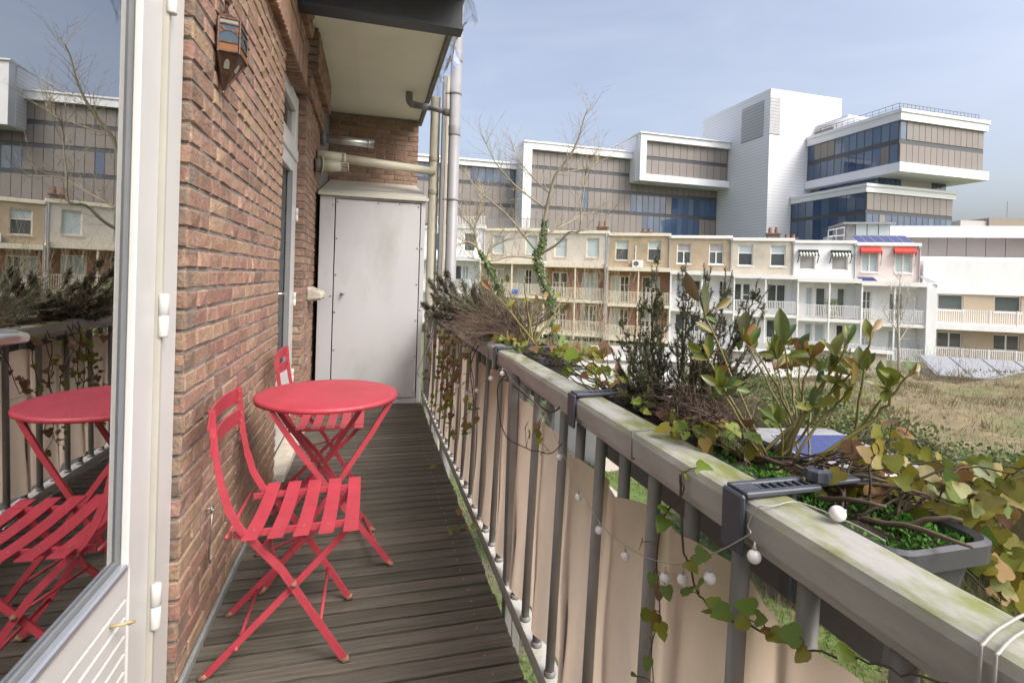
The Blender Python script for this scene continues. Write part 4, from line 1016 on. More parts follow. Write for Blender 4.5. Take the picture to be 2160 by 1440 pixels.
M('blue_plastic', (.05,.16,.55), .5, .1)
M('roof_felt', (.25,.25,.25), .9, .25, 2, .2, 10)
M('roof_pale', (.40,.385,.35), .7, .15, 1.5)
M('off_white', (.75,.76,.785), .55, .03, .2)
M('off_panel', (.17,.155,.145), .5, .05, .3, rand=[(.215,.19,.175),(.225,.20,.185),(.235,.21,.195),(.22,.20,.19)])
M('off_band', (.065,.07,.08), .4, .05, .3)
M('off_glass', (.05,.09,.17), .04, .15, .1, ior=1.75, rand=[(.03,.06,.13),(.06,.11,.20),(.045,.085,.17),(.10,.15,.22),(.035,.07,.15)])
M('off_mullion', (.05,.06,.085), .4, .05)
M('off_soffit', (.55,.53,.50), .6, .05, .3)
M('far_stone', (.33,.285,.235), .8, .08, .1)
M('far_window', (.14,.15,.17), .3, .1, .2)
# tower siding: fine horizontal joints, too small in the picture to be single boards
def siding(name, col, pitch):
    mt = M(name, col, .5, .02, .2); n = mt.node_tree; L = n.links
    tc = n.nodes.new('ShaderNodeTexCoord'); sx = n.nodes.new('ShaderNodeSeparateXYZ'); L.new(tc.outputs['Object'], sx.inputs[0])
    a = n.nodes.new('ShaderNodeMath'); a.operation = 'MULTIPLY'; a.inputs[1].default_value = 1/pitch; L.new(sx.outputs['Z'], a.inputs[0])
    b = n.nodes.new('ShaderNodeMath'); b.operation = 'FRACT'; L.new(a.outputs[0], b.inputs[0])
    c = n.nodes.new('ShaderNodeMath'); c.operation = 'GREATER_THAN'; c.inputs[1].default_value = .88; L.new(b.outputs[0], c.inputs[0])
    bs = n.nodes['Principled BSDF']; src = bs.inputs['Base Color'].links[0].from_socket
    mx = n.nodes.new('ShaderNodeMix'); mx.data_type = 'RGBA'; L.new(c.outputs[0], mx.inputs[0]); L.new(src, mx.inputs[6]); mx.inputs[7].default_value = (.50,.51,.54,1)
    L.new(mx.outputs[2], bs.inputs['Base Color'])
siding('off_siding', (.76,.77,.80), .62)

# ---------------- terrain
g = MB(); g.quad((-600,-600,GZ), (900,-600,GZ), (900,900,GZ), (-600,900,GZ)); tag(g.build('ground', 'ground_soil'), kind='structure')
pv = MB().box(4.8, 6.0, 9.0, 26, GZ, GZ+.05).build('garden_path', 'paving'); tag(pv, kind='structure')
# raised ground with dry grass behind the ivy wall
W0, W1, W2 = Vector((11.6,11.4,0)), Vector((10.4,8.4,0)), Vector((11.6,5.6,0))
def hump(x, y):
    return -2.15 + .25*math.sin(x*.5+1)*math.sin(y*.6) + .10*math.sin(x*1.7)*math.sin(y*1.3+.4) + .02*(x-12)
g = MB(); nx, ny = 60, 44; vs = []
for i in range(nx+1):
    for j in range(ny+1):
        x = 10.7+ (46-10.7)*(i/nx)**1.5; y = 2+(23)*(j/ny)
        e = .16+.84*min(1, max(0, (17.2 - y - .28*max(0,x-18.6) + .5*math.sin(x*.8))/1.6)); e = e*min(1, max(0, (x-10.6)/.25))*(1 if y < 24.5 else 0)
        vs.append((x, y, GZ+.02 + (hump(x,y)-GZ)*e))
g._add(vs, [(i*(ny+1)+j, (i+1)*(ny+1)+j, (i+1)*(ny+1)+j+1, i*(ny+1)+j+1) for i in range(nx) for j in range(ny)])
tag(g.build('raised_ground', 'dry_ground', smooth=True), kind='structure')
b = MB(); r = random.Random(3)
for i in range(38000):
    x = 10.9+ 26*r.random()**1.6; y = r.uniform(3, 17)
    if y + .28*max(0,x-18.6) > 16.4: continue
    p = Vector((x, y, hump(x,y)-.01)); h = r.uniform(.06,.20)*(.7+.6*r.random()**2); v = Vector((r.uniform(-.8,.8), r.uniform(-.8,.8), .7)).normalized()*h
    sd = Vector((r.uniform(-1,1), r.uniform(-1,1), 0)).normalized()*.007*(1+x*.05)
    b._add([p-sd, p+sd, p+v], [(0,1,2)])
for c_ in range(150):
    cx_ = 11.2+22*r.random()**1.4; cy_ = r.uniform(4,16)
    if cy_ + .28*max(0,cx_-18.6) > 15.8: continue
    for k in range(60):
        p = Vector((cx_+r.gauss(0,.22), cy_+r.gauss(0,.22), 0)); p.z = hump(p.x,p.y)-.01; v = Vector((r.gauss(0,.5), r.gauss(0,.5), 1)).normalized()*r.uniform(.15,.45); sd = Vector((r.uniform(-1,1), r.uniform(-1,1), 0)).normalized()*.010
        b._add([p-sd, p+sd, p+v], [(0,1,2)])
tag(b.build('dry_grass', 'straw'), 'pale dry grass covering the raised ground at right', 'grass', kind='stuff')
iw = thing('ivy_wall', (10.7, 8.5, GZ), 'overgrown retaining wall thick with ivy in front of the dry grass', 'wall')
b = MB(); pl = [Vector((12.2,14.5,0)), Vector((11.3,11.2,0)), Vector((10.55,8.4,0)), Vector((11.0,6.2,0)), Vector((12.2,3.0,0))]
for a, c in zip(pl, pl[1:]): b.obox((a.x+.15,a.y,-3.1), (c.x+.15,c.y,-3.1), .22, 1.9)
b.build('masonry', 'ground_soil', iw)
b = MB(); b2 = MB(); r = random.Random(4)
for i in range(23000):
    k = r.randrange(4); t = r.random(); q = pl[k].lerp(pl[k+1], t); z = -2.0 + r.gauss(0,.16) if r.random() < .66 else r.uniform(-3.6,-2.1)
    top = z > -2.35
    p = Vector((q.x+(r.gauss(.25,.6) if top else -.03+r.gauss(0,.07)), q.y+r.gauss(0,.08), z + (.14*math.sin(q.y*2.3) if top else 0)))
    if not top and r.random() < .55: 
        v = Vector((r.uniform(-.05,.02), r.uniform(-.06,.06), -r.uniform(.1,.4))); sd = Vector((0,.006,0)); b2._add([p-sd, p+sd, p+v], [(0,1,2)]); continue
    s = r.uniform(.025,.06); n_ = Vector((r.uniform(-1,.2), r.uniform(-1,1), r.uniform(-.2,1))).normalized(); u_ = n_.orthogonal().normalized()*s; w_ = n_.cross(u_)
    b._add([p-u_*.6, p+w_*.8, p+u_, p-w_*.8], [(0,1,2,3)])
b.build('ivy_leaves', 'hedge_leaf', iw, kind='stuff')
for i in range(2500):
    k = r.randrange(4); q = pl[k].lerp(pl[k+1], r.random()); p = Vector((q.x+r.gauss(0,.3), q.y, -2.05+r.uniform(-.25,.2))); v = Vector((r.uniform(-.3,.3), r.uniform(-.4,.4), r.uniform(-.1,.25))); sd = v.cross(Vector((.3,.2,1))).normalized()*.006
    b2._add([p-sd, p+sd, p+v], [(0,1,2)])
b2.build('dead_stems', 'brown_twig', iw, kind='stuff')
# grass and weeds of the garden below
b = MB(); bb = MB(); r = random.Random(9)
def patch(x, y): return math.sin(x*1.3+.5)*math.sin(y*.9+1.2)+.5*math.sin(x*2.9)*math.sin(y*2.3)
for i in range(34000):
    x = 1.0+9.3*r.random()**1.1; y = r.uniform(3.2, 15); q = patch(x,y)
    if q < r.uniform(-.55,.35): continue
    p = Vector((x,y,GZ)); h = r.uniform(.05,.17)*(.7+.4*q); v = Vector((r.uniform(-.5,.5), r.uniform(-.5,.5), 1)).normalized()*h; sd = Vector((r.uniform(-1,1), r.uniform(-1,1), 0)).normalized()*.012
    b._add([p-sd, p+sd, p+v], [(0,1,2)])
tag(b.build('garden_grass', 'grass_blade'), 'bright green grass in the garden below the railing', 'grass', kind='stuff')
for i in range(9000):
    c = r.choice(((7.9,5.6),(8.4,6.6),(7.2,4.6),(5.2,8.8),(8.6,8.2),(6.5,9.6),(4.3,5.0),(3.2,7.5),(9.5,5.2),(6.3,3.9))); x = c[0]+r.gauss(0,.45); y = c[1]+r.gauss(0,.45)
    p = Vector((x,y,GZ+abs(r.gauss(.05,.12)))); s = r.uniform(.025,.055); n_ = Vector((r.uniform(-.7,.7), r.uniform(-.7,.7), 1)).normalized(); u_ = n_.orthogonal().normalized()*s; w_ = n_.cross(u_)
    bb._add([p-u_*.6, p+w_*.8, p+u_, p-w_*.8], [(0,1,2,3)])
tag(bb.build('ground_ivy', 'hedge_leaf'), 'dark green ground cover plants in the garden below', 'ground cover', kind='stuff')
b2 = MB()
for i in range(5000):
    x = r.uniform(5.5,11); y = r.uniform(3.6,8.6)
    if patch(x,y) > .1 and r.random() < .7: continue
    p = Vector((x,y,GZ)); v = Vector((r.uniform(-.35,.35), r.uniform(-.35,.35), r.uniform(.2,1))).normalized()*r.uniform(.15,.9)*(1 if x > 8.5 else .5); sd = v.cross(Vector((.3,.7,.1))).normalized()*.006
    b2._add([p-sd, p+sd, p+v], [(0,1,2)])
tag(b2.build('dry_weeds', 'straw'), 'dry straw coloured weed stalks at the foot of the ivy wall', 'weeds', kind='stuff')
lg = thing('cut_log', (7.3,5.85,GZ), 'short sawn log with a pale orange cut face lying in the garden', 'log')
MB().tube([(7.3,5.85,GZ+.10), (7.62,6.1,GZ+.09)], .095, 14).build('bark', 'bark', lg, True)
d_ = Vector((-.32,-.25,.01)).normalized(); MB().tube([Vector((7.3,5.85,GZ+.10)), Vector((7.3,5.85,GZ+.10))+d_*.004], .086, 14).build('cut_face', 'log_end', lg)

# ---------------- sheds in the gardens
def shed(x, y, w, d, h, rz, label, roof='roof_pale', wall='render_grey', over=.15):
    s = thing('garden_shed', (x,y,GZ), label, 'shed', 'garden sheds between the houses', R(rz))
    MB().box(-w/2, w/2, -d/2, d/2, 0, h).build('wall', wall, s, world=False)
    MB().box(-w/2-over, w/2+over, -d/2-over, d/2+over, h+.002, h+.12, .02).build('roof', roof, s, world=False)
    MB().box(-w/2-over-.02, w/2+over+.02, -d/2-over-.03, -d/2-over-.003, h-.02, h+.15).build('fascia', 'trim_white', s, world=False)
    MB().box(-w*.2, w*.15, -d/2-.03, -d/2-.002, 0, min(h-.2,2.0)).build('door', 'zinc', s, world=False)
    return s
shed(7.6,14.6,3.2,2.6,2.15,12,'low shed with pale flat roof in front of the ivy clad tree')
shed(11.5,19.5,4.5,3.0,2.2,-15,'wide shed with white flat roof left of the tan houses')
shed(16.5,21.0,4.0,2.6,2.3,-25,'shed with grey flat roof below the tan houses', 'roof_felt')
shed(9.0,18.0,2.6,2.4,1.9,5,'small cream shed with pale roof behind the first shed', 'roof_pale', 'render_cream')
shed(15.2,16.6,3.6,2.4,2.0,-20,'shed with pale flat roof behind the needle shrubs')
shed(22.6,20.6,3.2,2.2,2.25,-30,'shed with felt roof near the white houses','roof_felt','render_cream')
s = shed(8.05,7.75,2.1,2.3,2.15,-10,'low shed with white edged roof carrying a solar panel','roof_felt','house_brick')
sp_ = thing('solar_panel', (8.0,7.5,GZ+2.29), 'blue solar panel lying on the low shed roof below the planter', 'solar panel', 'solar panels', R(-10))
MB().T
b = MB(); b.T = Matrix.Rotation(R(10),4,'X'); b.box(-.75,.75,-.5,.5,.05,.085).build('frame', 'solar_frame', sp_, world=False)
for i in range(6):
    for j in range(4):
        b = MB(); b.T = Matrix.Rotation(R(10),4,'X'); b.box(-.72+i*.241,-.72+i*.241+.232,-.47+j*.236,-.47+j*.236+.228,.084,.089).build('cell', 'solar', sp_, world=False)
gr = thing('glass_roof', (31,18.5,-3.0), 'low sloping glazed shed roof on the raised ground at far right', 'roof', None, R(-35))
b = MB(); b.T = Matrix.Rotation(R(14),4,'X')
b.box(-3.5,3.5,-1.4,1.4,.35,.40).build('roof', 'roof_felt', gr, world=False)
for i in range(5):
    b = MB(); b.T = Matrix.Rotation(R(14),4,'X'); b.box(-3.4+i*1.38,-3.4+i*1.38+1.26,-1.35,1.35,.405,.43).build('sheet', 'zinc', gr, world=False)
MB().box(-3.3,3.3,-1.2,1.2,-.3,.05).build('wall', 'render_grey', gr, world=False)

# ---------------- row of houses
HU = Vector((.859,-.512,0)).normalized(); HR = math.atan2(HU.y, HU.x); HP = Vector((19.6,40.3,0))
def wall_holes(b, x0, x1, z0, z1, y, holes, dep=.18):
    xs = sorted({x0,x1,*[h[0] for h in holes],*[h[1] for h in holes]}); zs = sorted({z0,z1,*[h[2] for h in holes],*[h[3] for h in holes]})
    for a, c in zip(xs, xs[1:]):
        for d, e in zip(zs, zs[1:]):
            mx, mz = (a+c)/2, (d+e)/2
            if any(h[0] < mx < h[1] and h[2] < mz < h[3] for h in holes): continue
            b.quad((a,y,d),(c,y,d),(c,y,e),(a,y,e))
    for h in holes:
        b.quad((h[0],y,h[2]),(h[0],y,h[3]),(h[0],y+dep,h[3]),(h[0],y+dep,h[2])); b.quad((h[1],y,h[2]),(h[1],y+dep,h[2]),(h[1],y+dep,h[3]),(h[1],y,h[3]))
        b.quad((h[0],y,h[3]),(h[1],y,h[3]),(h[1],y+dep,h[3]),(h[0],y+dep,h[3])); b.quad((h[0],y,h[2]),(h[0],y+dep,h[2]),(h[1],y+dep,h[2]),(h[1],y,h[2]))
def win(par, x0, x1, z0, z1, y, trim, pane='house_glass', style='plain', name='window', fw=.07):
    b = MB().box(x0,x0+fw,y,y+.09,z0,z1).box(x1-fw,x1,y,y+.09,z0,z1).box(x0+fw,x1-fw,y,y+.089,z1-fw,z1).box(x0+fw,x1-fw,y,y+.089,z0,z0+fw)
    xm = (x0+x1)/2; zm = z0+(z1-z0)*.60
    if style in ('sash','T'): b.box(x0+fw,x1-fw,y+.003,y+.088,zm-.035,zm+.035)
    if style in ('T','double'): b.box(xm-.045,xm+.045,y+.002,y+.087,z0+fw,(zm-.036) if style == 'T' else z1-fw)
    if style == 'grid':
        b.box(xm-.03,xm+.03,y+.002,y+.087,z0+fw,z1-fw)
        for k in (1,2): b.box(x0+fw,x1-fw,y+.004,y+.086,z0+(z1-z0)*k/3-.02,z0+(z1-z0)*k/3+.02)
    w = b.build(name, trim, par, world=False)
    top = MB().box(x0+fw,x1-fw,y+.05,y+.06,zm if style in ('sash','T') else z0+fw,z1-fw).build('pane', 'blind_pane' if pane == 'blind' else pane, w, world=False)
    if style in ('sash','T'): MB().box(x0+fw,x1-fw,y+.055,y+.065,z0+fw,zm-.03).build('pane', 'house_glass' if pane != 'roller_blind' else 'house_glass', w, world=False)
    MB().box(x0-.06,x1+.06,y-.17,y+.02,z0-.09,z0-.003).build('sill', 'trim_white' if trim == 'trim_white' else 'render_grey', w, world=False)
    return w
def railing(par, x0, x1, z0, h, mat, pitch=.125, y=.05):
    b = MB().box(x0,x1,y-.03,y+.03,z0+h-.05,z0+h).box(x0,x1,y-.02,y+.02,z0+.10,z0+.14); x = x0+.06
    while x < x1: b.box(x,x+.045,y-.015,y+.015,z0+.14,z0+h-.05); x += pitch
    return b.build('railing', mat, par, world=False)
Z = lambda z: z-GZ
bounds = [-17.9,-11.75,-5.8,-.35,4.84,9.69,14.28,18.61,22.87]
specs = [  # wall, trim, lower wall, window style, pane, label
 ('render_white','trim_white','render_white','plain','house_glass','white end house at the far left behind the bare tree'),
 ('render_grey','trim_cream','render_cream','plain','blind','pale grey terraced house behind the ivy clad tree trunk'),
 ('render_grey','trim_cream','house_brick','plain','blind','pale grey terraced house just left of the tall scaffold pipe'),
 ('render_tan','trim_cream','house_brick','sash','blind','tan terraced house with an air conditioner on its front'),
 ('render_tan','trim_white','render_white','T','roller_blind','tan terraced house with white galleries, right of the air conditioned one'),
 ('render_cream','trim_white','render_white','sash','blind','stained cream terraced house left of the striped awnings'),
 ('render_white','trim_white','render_white','plain','roller_blind','bright white terraced house with two green striped awnings'),
 ('render_pink','trim_white','render_white','double','blind','pale pink terraced house with two red awnings and solar panels')]
acm = None
for i, (wm, tr, lw, sty, pane, label) in enumerate(specs):
    s0, s1 = bounds[i], bounds[i+1]; W = s1-s0; dz = -.034*(s0+s1)/2
    o = HP + HU*s0; H = thing('terraced_house', (o.x,o.y,GZ+dz), label, 'house', 'row of terraced houses opposite', HR)
    yw = 1.3; F1, F2, BT, PT = Z(-.55), Z(-3.4), Z(2.5), Z(5.5)
    rr = random.Random(i+50)
    # top storey
    ww = 1.12; c1_, c2_ = W*.22, W*.745
    wz0, wz1 = Z(3.15), Z(4.85)
    if i >= 5: wz0, wz1 = Z(3.25), Z(4.95)
    if i == 6: wz0, wz1 = Z(3.2), Z(4.45)
    holes = [(c-ww/2, c+ww/2, wz0, wz1) for c in (c1_, c2_)]
    b = MB(); wall_holes(b, 0, W, BT-.3, PT-.25, yw, holes)
    b.quad((0,yw,BT-.3),(0,yw,PT-.25),(0,10,PT-.25),(0,10,BT-.3)).quad((W,yw,BT-.3),(W,10,BT-.3),(W,10,PT-.25),(W,yw,PT-.25)).quad((0,yw,PT-.25),(W,yw,PT-.25),(W,10,PT-.25),(0,10,PT-.25))
    b.build('upper_wall', wm, H, world=False)
    MB().box(-.004,W+.004,yw-.12,yw+.3,PT-.249,PT,.02).build('parapet', 'trim_cream' if tr == 'trim_cream' else 'trim_white', H, world=False)
    for c in (c1_, c2_): win(H, c-ww/2, c+ww/2, wz0, wz1, yw+.1, tr, pane, sty)
    # lower storeys (gallery walls)
    hol = []; items = []
    for F in (F1, F2):
        t_ = F+2.35
        if i in (3,):
            hol += [(.25,1.85,F,t_),(2.9,4.4,F,t_)]; items += [(.25,1.05,F,t_,'grid','door'),(1.05,1.85,F,t_,'grid','door'),(2.9,3.65,F,t_,'T','door'),(3.65,4.4,F,t_,'T','door')]
        elif i == 4:
            hol += [(1.7,2.5,F,t_),(3.9,4.55,F+.0,t_),(.5,1.3,F+.9,t_)]; items += [(1.7,2.5,F,t_,'T','door'),(3.9,4.55,F,t_,'grid','door'),(.5,1.3,F+.9,t_,'plain','window')]
        elif i == 5:
            hol += [(.2,1.5,F,t_),(2.7,4.1,F+.3,t_)]; items += [(.2,.85,F,t_,'plain','door'),(.85,1.5,F,t_,'sash','door'),(2.7,4.1,F+.3,t_,'double','window')]
        elif i == 6:
            hol += [(.9,1.45,F,t_),(1.6,2.35,F,t_),(3.1,3.7,F,t_)]; items += [(.9,1.45,F,t_,'plain','door'),(1.6,2.35,F,t_,'plain','door'),(3.1,3.7,F,t_,'plain','door')]
        elif i == 7:
            hol += [(.5,1.15,F,t_),(2.3,3.3,F+.05,t_-.1)]; items += [(.5,1.15,F,t_,'grid','door'),(2.3,3.3,F+.05,t_-.1,'plain','window')]
        else:
            hol += [(.5,1.9,F,t_),(3.2,4.6,F,t_)]; items += [(.5,1.2,F,t_,'T','door'),(1.2,1.9,F,t_,'T','door'),(3.2,3.9,F,t_,'plain','door'),(3.9,4.6,F,t_,'grid','door')]
    b = MB(); wall_holes(b, 0, W, 0, BT-.3, yw+.002, [h_ for h_ in hol]); b.box(.01,W-.01,yw+.5,10,0,BT-.31); b.build('gallery_wall', lw, H, world=False)
    for (a, c, d, e, st_, nm) in items: win(H, a, c, d, e, yw+.1, tr, rr.choice(('house_glass','house_glass','blind')), st_, nm, .09)
    # galleries
    MB().box(0,W,-.04,yw,BT-.22,BT,.02).box(0,W,-.08,-.041,BT-.30,BT+.03).build('gallery_roof', tr, H, world=False)
    MB().box(0,W,0,yw,F1-.26,F1).build('gallery_floor', tr, H, world=False); MB().box(0,W,0,yw,F2-.30,F2).build('gallery_floor', tr, H, world=False)
    for F in (F1, F2): railing(H, .06, W-.06, F, 1.02, tr, .125 if i < 4 else .115)
    for x in ((0.0, W/2) if i < 7 else (0.0, W/2, W-.12)):
        MB().box(x,x+.11,-.02,.09,0,BT-.23,.01).build('post', tr, H, world=False)
    MB().box(W-.09,W-.004,yw+.0,yw+1.2,0,F1).box(-.0,.06,.12,yw,F1,BT-.3).build('party_screen', lw if lw != 'house_brick' else 'trim_cream', H, world=False)
    MB().tube([(W-.10,yw-.07,BT),(W-.10,yw-.07,PT-.2)], .045, 8).box(W-.2,W-.0,yw-.15,yw-.0,PT-.42,PT-.252).build('downpipe', 'zinc', H, world=False)
    # chimneys
    if i in (2,5,6,3):
        cx = {2:W-.9,5:W-1.0,6:.3,3:W*.6}[i]; hh = {2:.9,5:.9,6:.5,3:.45}[i]
        ch = MB().box(cx-.5,cx+.5,4.0,4.6,PT-.3,PT+hh*.6,.03).box(cx-.58,cx+.58,3.92,4.68,PT+hh*.6,PT+hh*.6+.12,.03).build('chimney', 'chimney_brick', H, world=False)
        for dx in (-.25,.25): MB().lathe([(.16,PT+hh*.6+.12),(.13,PT+hh+.2),(.15,PT+hh+.24)], (cx+dx,4.3,0), 10).build('chimney_pot', 'terracotta', ch, world=False)
    if i == 3:
        ac = MB().box(2.05,2.95,yw-.42,yw-.06,BT+.06,BT+.66,.03).build('air_conditioner', 'ac_white', H, world=False)
        MB().lathe([(.22,0),(.22,.012),(.05,.02)], (2.38,yw-.435,BT+.36), 20, 'Y').build('fan_grille', 'dark_grille', ac, world=False)
        MB().tube([(2.3,yw-.05,BT+.66),(2.3,yw-.05,BT+1.95)], .04, 8).build('pipe_cover', 'ac_white', ac, world=False)
    if i in (6,7):
        for c in (c1_, c2_):
            aw = None
            x0, x1 = c-ww/2-.14, c+ww/2+.14; z1 = wz1+.25; zf = wz1-.12; yo = .36 if i == 7 else .45
            if i == 7:
                b = MB().quad((x0,yw-.02,z1),(x1,yw-.02,z1),(x1,yw-yo,zf),(x0,yw-yo,zf)).quad((x0,yw-yo,zf),(x1,yw-yo,zf),(x1,yw-yo-.005,zf-.14),(x0,yw-yo-.005,zf-.14))
                b.poly([(x0,yw-.02,z1),(x0,yw-yo,zf),(x0,yw-.1,zf-.45)]).poly([(x1,yw-.02,z1),(x1,yw-.1,zf-.45),(x1,yw-yo,zf)])
                aw = b.build('awning', 'awning_red', H, world=False); MB().tube([(x0,yw-.04,zf-1.1),(x0,yw-yo,zf)], .02, 6).tube([(x1,yw-.04,zf-1.1),(x1,yw-yo,zf)], .02, 6).build('awning_arm', 'zinc', aw, world=False)
            else:
                aw = MB().box(x0,x1,yw-.3,yw-.02,z1-.08,z1+.04,.02).build('awning', 'awning_green', H, world=False); n_ = 13
                for k in range(n_):
                    a, c_ = x0+(x1-x0)*k/n_, x0+(x1-x0)*(k+1)/n_
                    MB().quad((a,yw-.05,z1),(c_,yw-.05,z1),(c_,yw-yo,zf+.05),(a,yw-yo,zf+.05)).poly([(a,yw-yo,zf+.05),(c_,yw-yo,zf+.05),(c_,yw-yo,zf-.08),((a+c_)/2,yw-yo,zf-.14),(a,yw-yo,zf-.08)]).build('stripe', 'awning_white' if k % 2 else 'awning_green', aw, world=False)
                for xx in (x0,x1): MB().tube([(xx,yw-.03,zf-.6),(xx,yw-yo,zf)], .035, 6).build('awning_arm', 'awning_green', aw, world=False)
    if i == 7:
        for k in range(6):
            xx = .15+k*.62; b = MB(); b._add([(xx,yw+.15,PT+.02),(xx+.56,yw+.15,PT+.02),(xx+.30,yw+.9,PT+.62),(xx-.26,yw+.9,PT+.62)], [(0,1,2,3)])
            sp2 = b.build('solar_panel', 'solar', H, world=False)
            MB().tube([(xx-.02,yw+.14,PT+.02),(xx+.58,yw+.14,PT+.02),(xx+.31,yw+.91,PT+.63),(xx-.28,yw+.91,PT+.63),(xx-.02,yw+.14,PT+.02)], .02, 4, False).build('frame', 'solar_frame', sp2, world=False)
        b = MB()._add([(.1,yw-.75,BT+.05),(1.25,yw-.75,BT+.05),(1.1,yw-.25,BT+.35),(-.02,yw-.25,BT+.35)], [(0,1,2,3)]).build('solar_panel', 'solar', H, world=False)
        MB().box(W-.1,W+.55,-.08,1.28,0,BT-.3).build('side_wall', 'render_white', H, world=False)
        MB()._add([(W-.1,-.05,BT+.02),(W+.6,-.05,BT+.02),(W-.0,yw,BT+.6),(W-.1,yw,BT+.6)], [(0,1,2,3)]).build('lean_to_roof', 'zinc', H, world=False)
        # roof room
        rm_ = MB().box(.2,3.5,4.5,8,PT-.25,PT+.2).build('roof_room', 'render_grey', H, world=False)
        for k in range(3): MB().box(.95+k*.82,.95+k*.82+.76,4.46,4.499,PT+.2,PT+1.75).build('pane', 'blind_pane', rm_, world=False)
        MB().box(.25,.9,4.47,4.52,PT+.2,PT+1.75).box(.25,3.42,4.55,8,PT+.2,PT+1.74).build('panel', 'roof_felt', rm_, world=False)
        MB().box(-.05,3.7,4.2,8.2,PT+1.76,PT+1.92).build('flat_roof', 'zinc', rm_, world=False)
    if i == 6:
        for k in range(3): MB().tube([(W-1.5+k*.62,3.0+k*.2,PT-.25),(W-1.5+k*.62,3.0+k*.2,PT+1.0+k*.15)], .05, 6).build('guard_post', 'zinc', H, world=False)
        MB().tube([(W-1.5,3.0,PT+.95),(W-.2,3.4,PT+1.25)], .04, 6).tube([(W-1.5,3.0,PT+.45),(W-.2,3.4,PT+.6)], .04, 6).build('guard_rail', 'zinc', H, world=False)
    if i in (0,1): railing(H, .1, W-.1, PT, .95, 'trim_white' if i == 0 else 'zinc', .16, yw+.3)
    if i == 1: MB().box(3.2,3.7,-.35,-.05,F1+.1,F1+.5,.05).build('crate', 'blue_plastic', H, world=False)
sc_ = thing('drain_stack', tuple(HP+HU*(-.45)+Vector((0,0,GZ))), 'tall grey pipe standing in front of the tan houses', 'pipe')
q = HP+HU*(-.45)+Vector((-.09,-.15,0)); MB().tube([(q.x,q.y,GZ),(q.x,q.y,5.2)], .06, 8).build('pipe', 'zinc', sc_); MB().tube([(q.x+.2,q.y-.1,GZ),(q.x+.2,q.y-.1,4.8)], .035, 8).build('thin_pipe', 'zinc', sc_)

# end building at the right
o = HP+HU*23.42; EB = thing('gallery_flats', (o.x,o.y,GZ), 'white and buff brick gallery flats at the right edge', 'building', None, HR)
W = 13; yw = 1.5
hol = []; 
for F in (Z(-1.1), Z(-3.9)):
    for x in (.75,4.25,7.75,11.0): hol.append((x,x+1.6,F+.95,F+2.1))
b = MB(); wall_holes(b, 0, W, 0, Z(1.05), yw, hol); b.box(.02,W,yw+.4,9,0,Z(1.0)).build('brick_wall', 'buff_brick', EB, world=False)
MB().box(-.3,W,yw-.12,10,Z(1.06),Z(3.55)).build('white_wall', 'render_white', EB, world=False)
for h_ in hol: win(EB, *h_, yw+.1, 'trim_white', 'house_glass' if h_[2] > 3 else 'house_glass', 'double' if h_[2] < 2 else 'plain', 'window', .06)
for F in (Z(-1.1), Z(-3.9)):
    MB().box(-.2,W,-.05,yw,F-.42,F).build('gallery_floor', 'render_white', EB, world=False); railing(EB, 0, W, F, 1.05, 'trim_white', .13)
    for k in range(9): MB().box(k*1.6,k*1.6+.07,.0,.08,F,F+1.1).build('rail_post', 'trim_white', EB, world=False)
MB().tube([(.55,yw-.15,Z(-3.9)),(.55,yw-.15,Z(1.7)),(.35,yw-.15,Z(1.75))], .06, 8).build('drainpipe', 'zinc', EB, world=False)
o = HP+HU*23.6+Vector((.512,.859,0))*9; WG = thing('office_wing', (o.x,o.y,GZ), 'low white office wing with grey panel band behind the gallery flats', 'building', None, HR)
MB().box(-1.2,24,1,14,0,Z(4.3)).build('base_wall', 'off_white', WG, world=False)
MB().box(-1.2,24,1.3,14,Z(4.3),Z(6.0)).build('panel_backing', 'off_band', WG, world=False)
MB().box(-1.6,24,.6,14,Z(6.0),Z(6.5)).box(-1.4,24,.8,14,Z(6.5),Z(7.0)).build('roof_edge', 'off_white', WG, world=False)
for k in range(15): MB().box(.7+k*1.42,.7+k*1.42+1.38,1.2,1.299,Z(4.3),Z(6.0)).build('panel', 'off_panel', WG, world=False)
MB().box(-1.15,.62,1.22,1.299,Z(4.35),Z(5.95)).build('window', 'off_glass', WG, world=False)

# ---------------- modern office complex
def row_panels(par, axis, c, a0, a1, z0, z1, n, kinds, out=.12):
    """a row of cladding panels / panes on the plane axis=c between a0 and a1"""
    L = (a1-a0)/n
    for k in range(n):
        kd = kinds(k); a, e = a0+k*L+(.04 if kd == 'p' else .08), a0+(k+1)*L-(.04 if kd == 'p' else .08)
        mt = {'p':'off_panel','g':'off_glass'}[kd]; nm = {'p':'panel','g':'window'}[kd]; d = .10 if kd == 'p' else .04
        if axis == 'Y': MB().box(a,e,c-d,c-.002,z0+.05,z1-.05).build(nm, mt, par)
        else: MB().box(c-d,c-.002,a,e,z0+.05,z1-.05).build(nm, mt, par)
OB = thing('office_block', (51,105,GZ), 'long grey panelled office block with white frame and dark bands', 'building')
MB().box(28.8,73.55,99.6,125,GZ,26.6).build('core', 'off_band', OB)
MB().box(28.8,52.6,98.6,130,26.95,28.2).box(28.8,30.15,98.6,130,GZ,26.95).build('frame', 'off_white', OB)
MB().box(28.4,52.6,98.4,130,28.2,28.5).build('roof_edge', 'off_white', OB)
MB().box(28.4,28.79,98.65,130,GZ,28.19).build('side_cladding', 'off_siding', OB)
for k in range(5): MB().box(28.3,28.39,112+k*1.6,113.4+k*1.6,24.8,27.2).build('window', 'off_glass', OB)
row_panels(OB,'Y',99.6,30.2,52.4,23.95,26.9,16,lambda k:'p')
row_panels(OB,'Y',99.6,30.2,73.4,20.3,23.3,31,lambda k:'p')
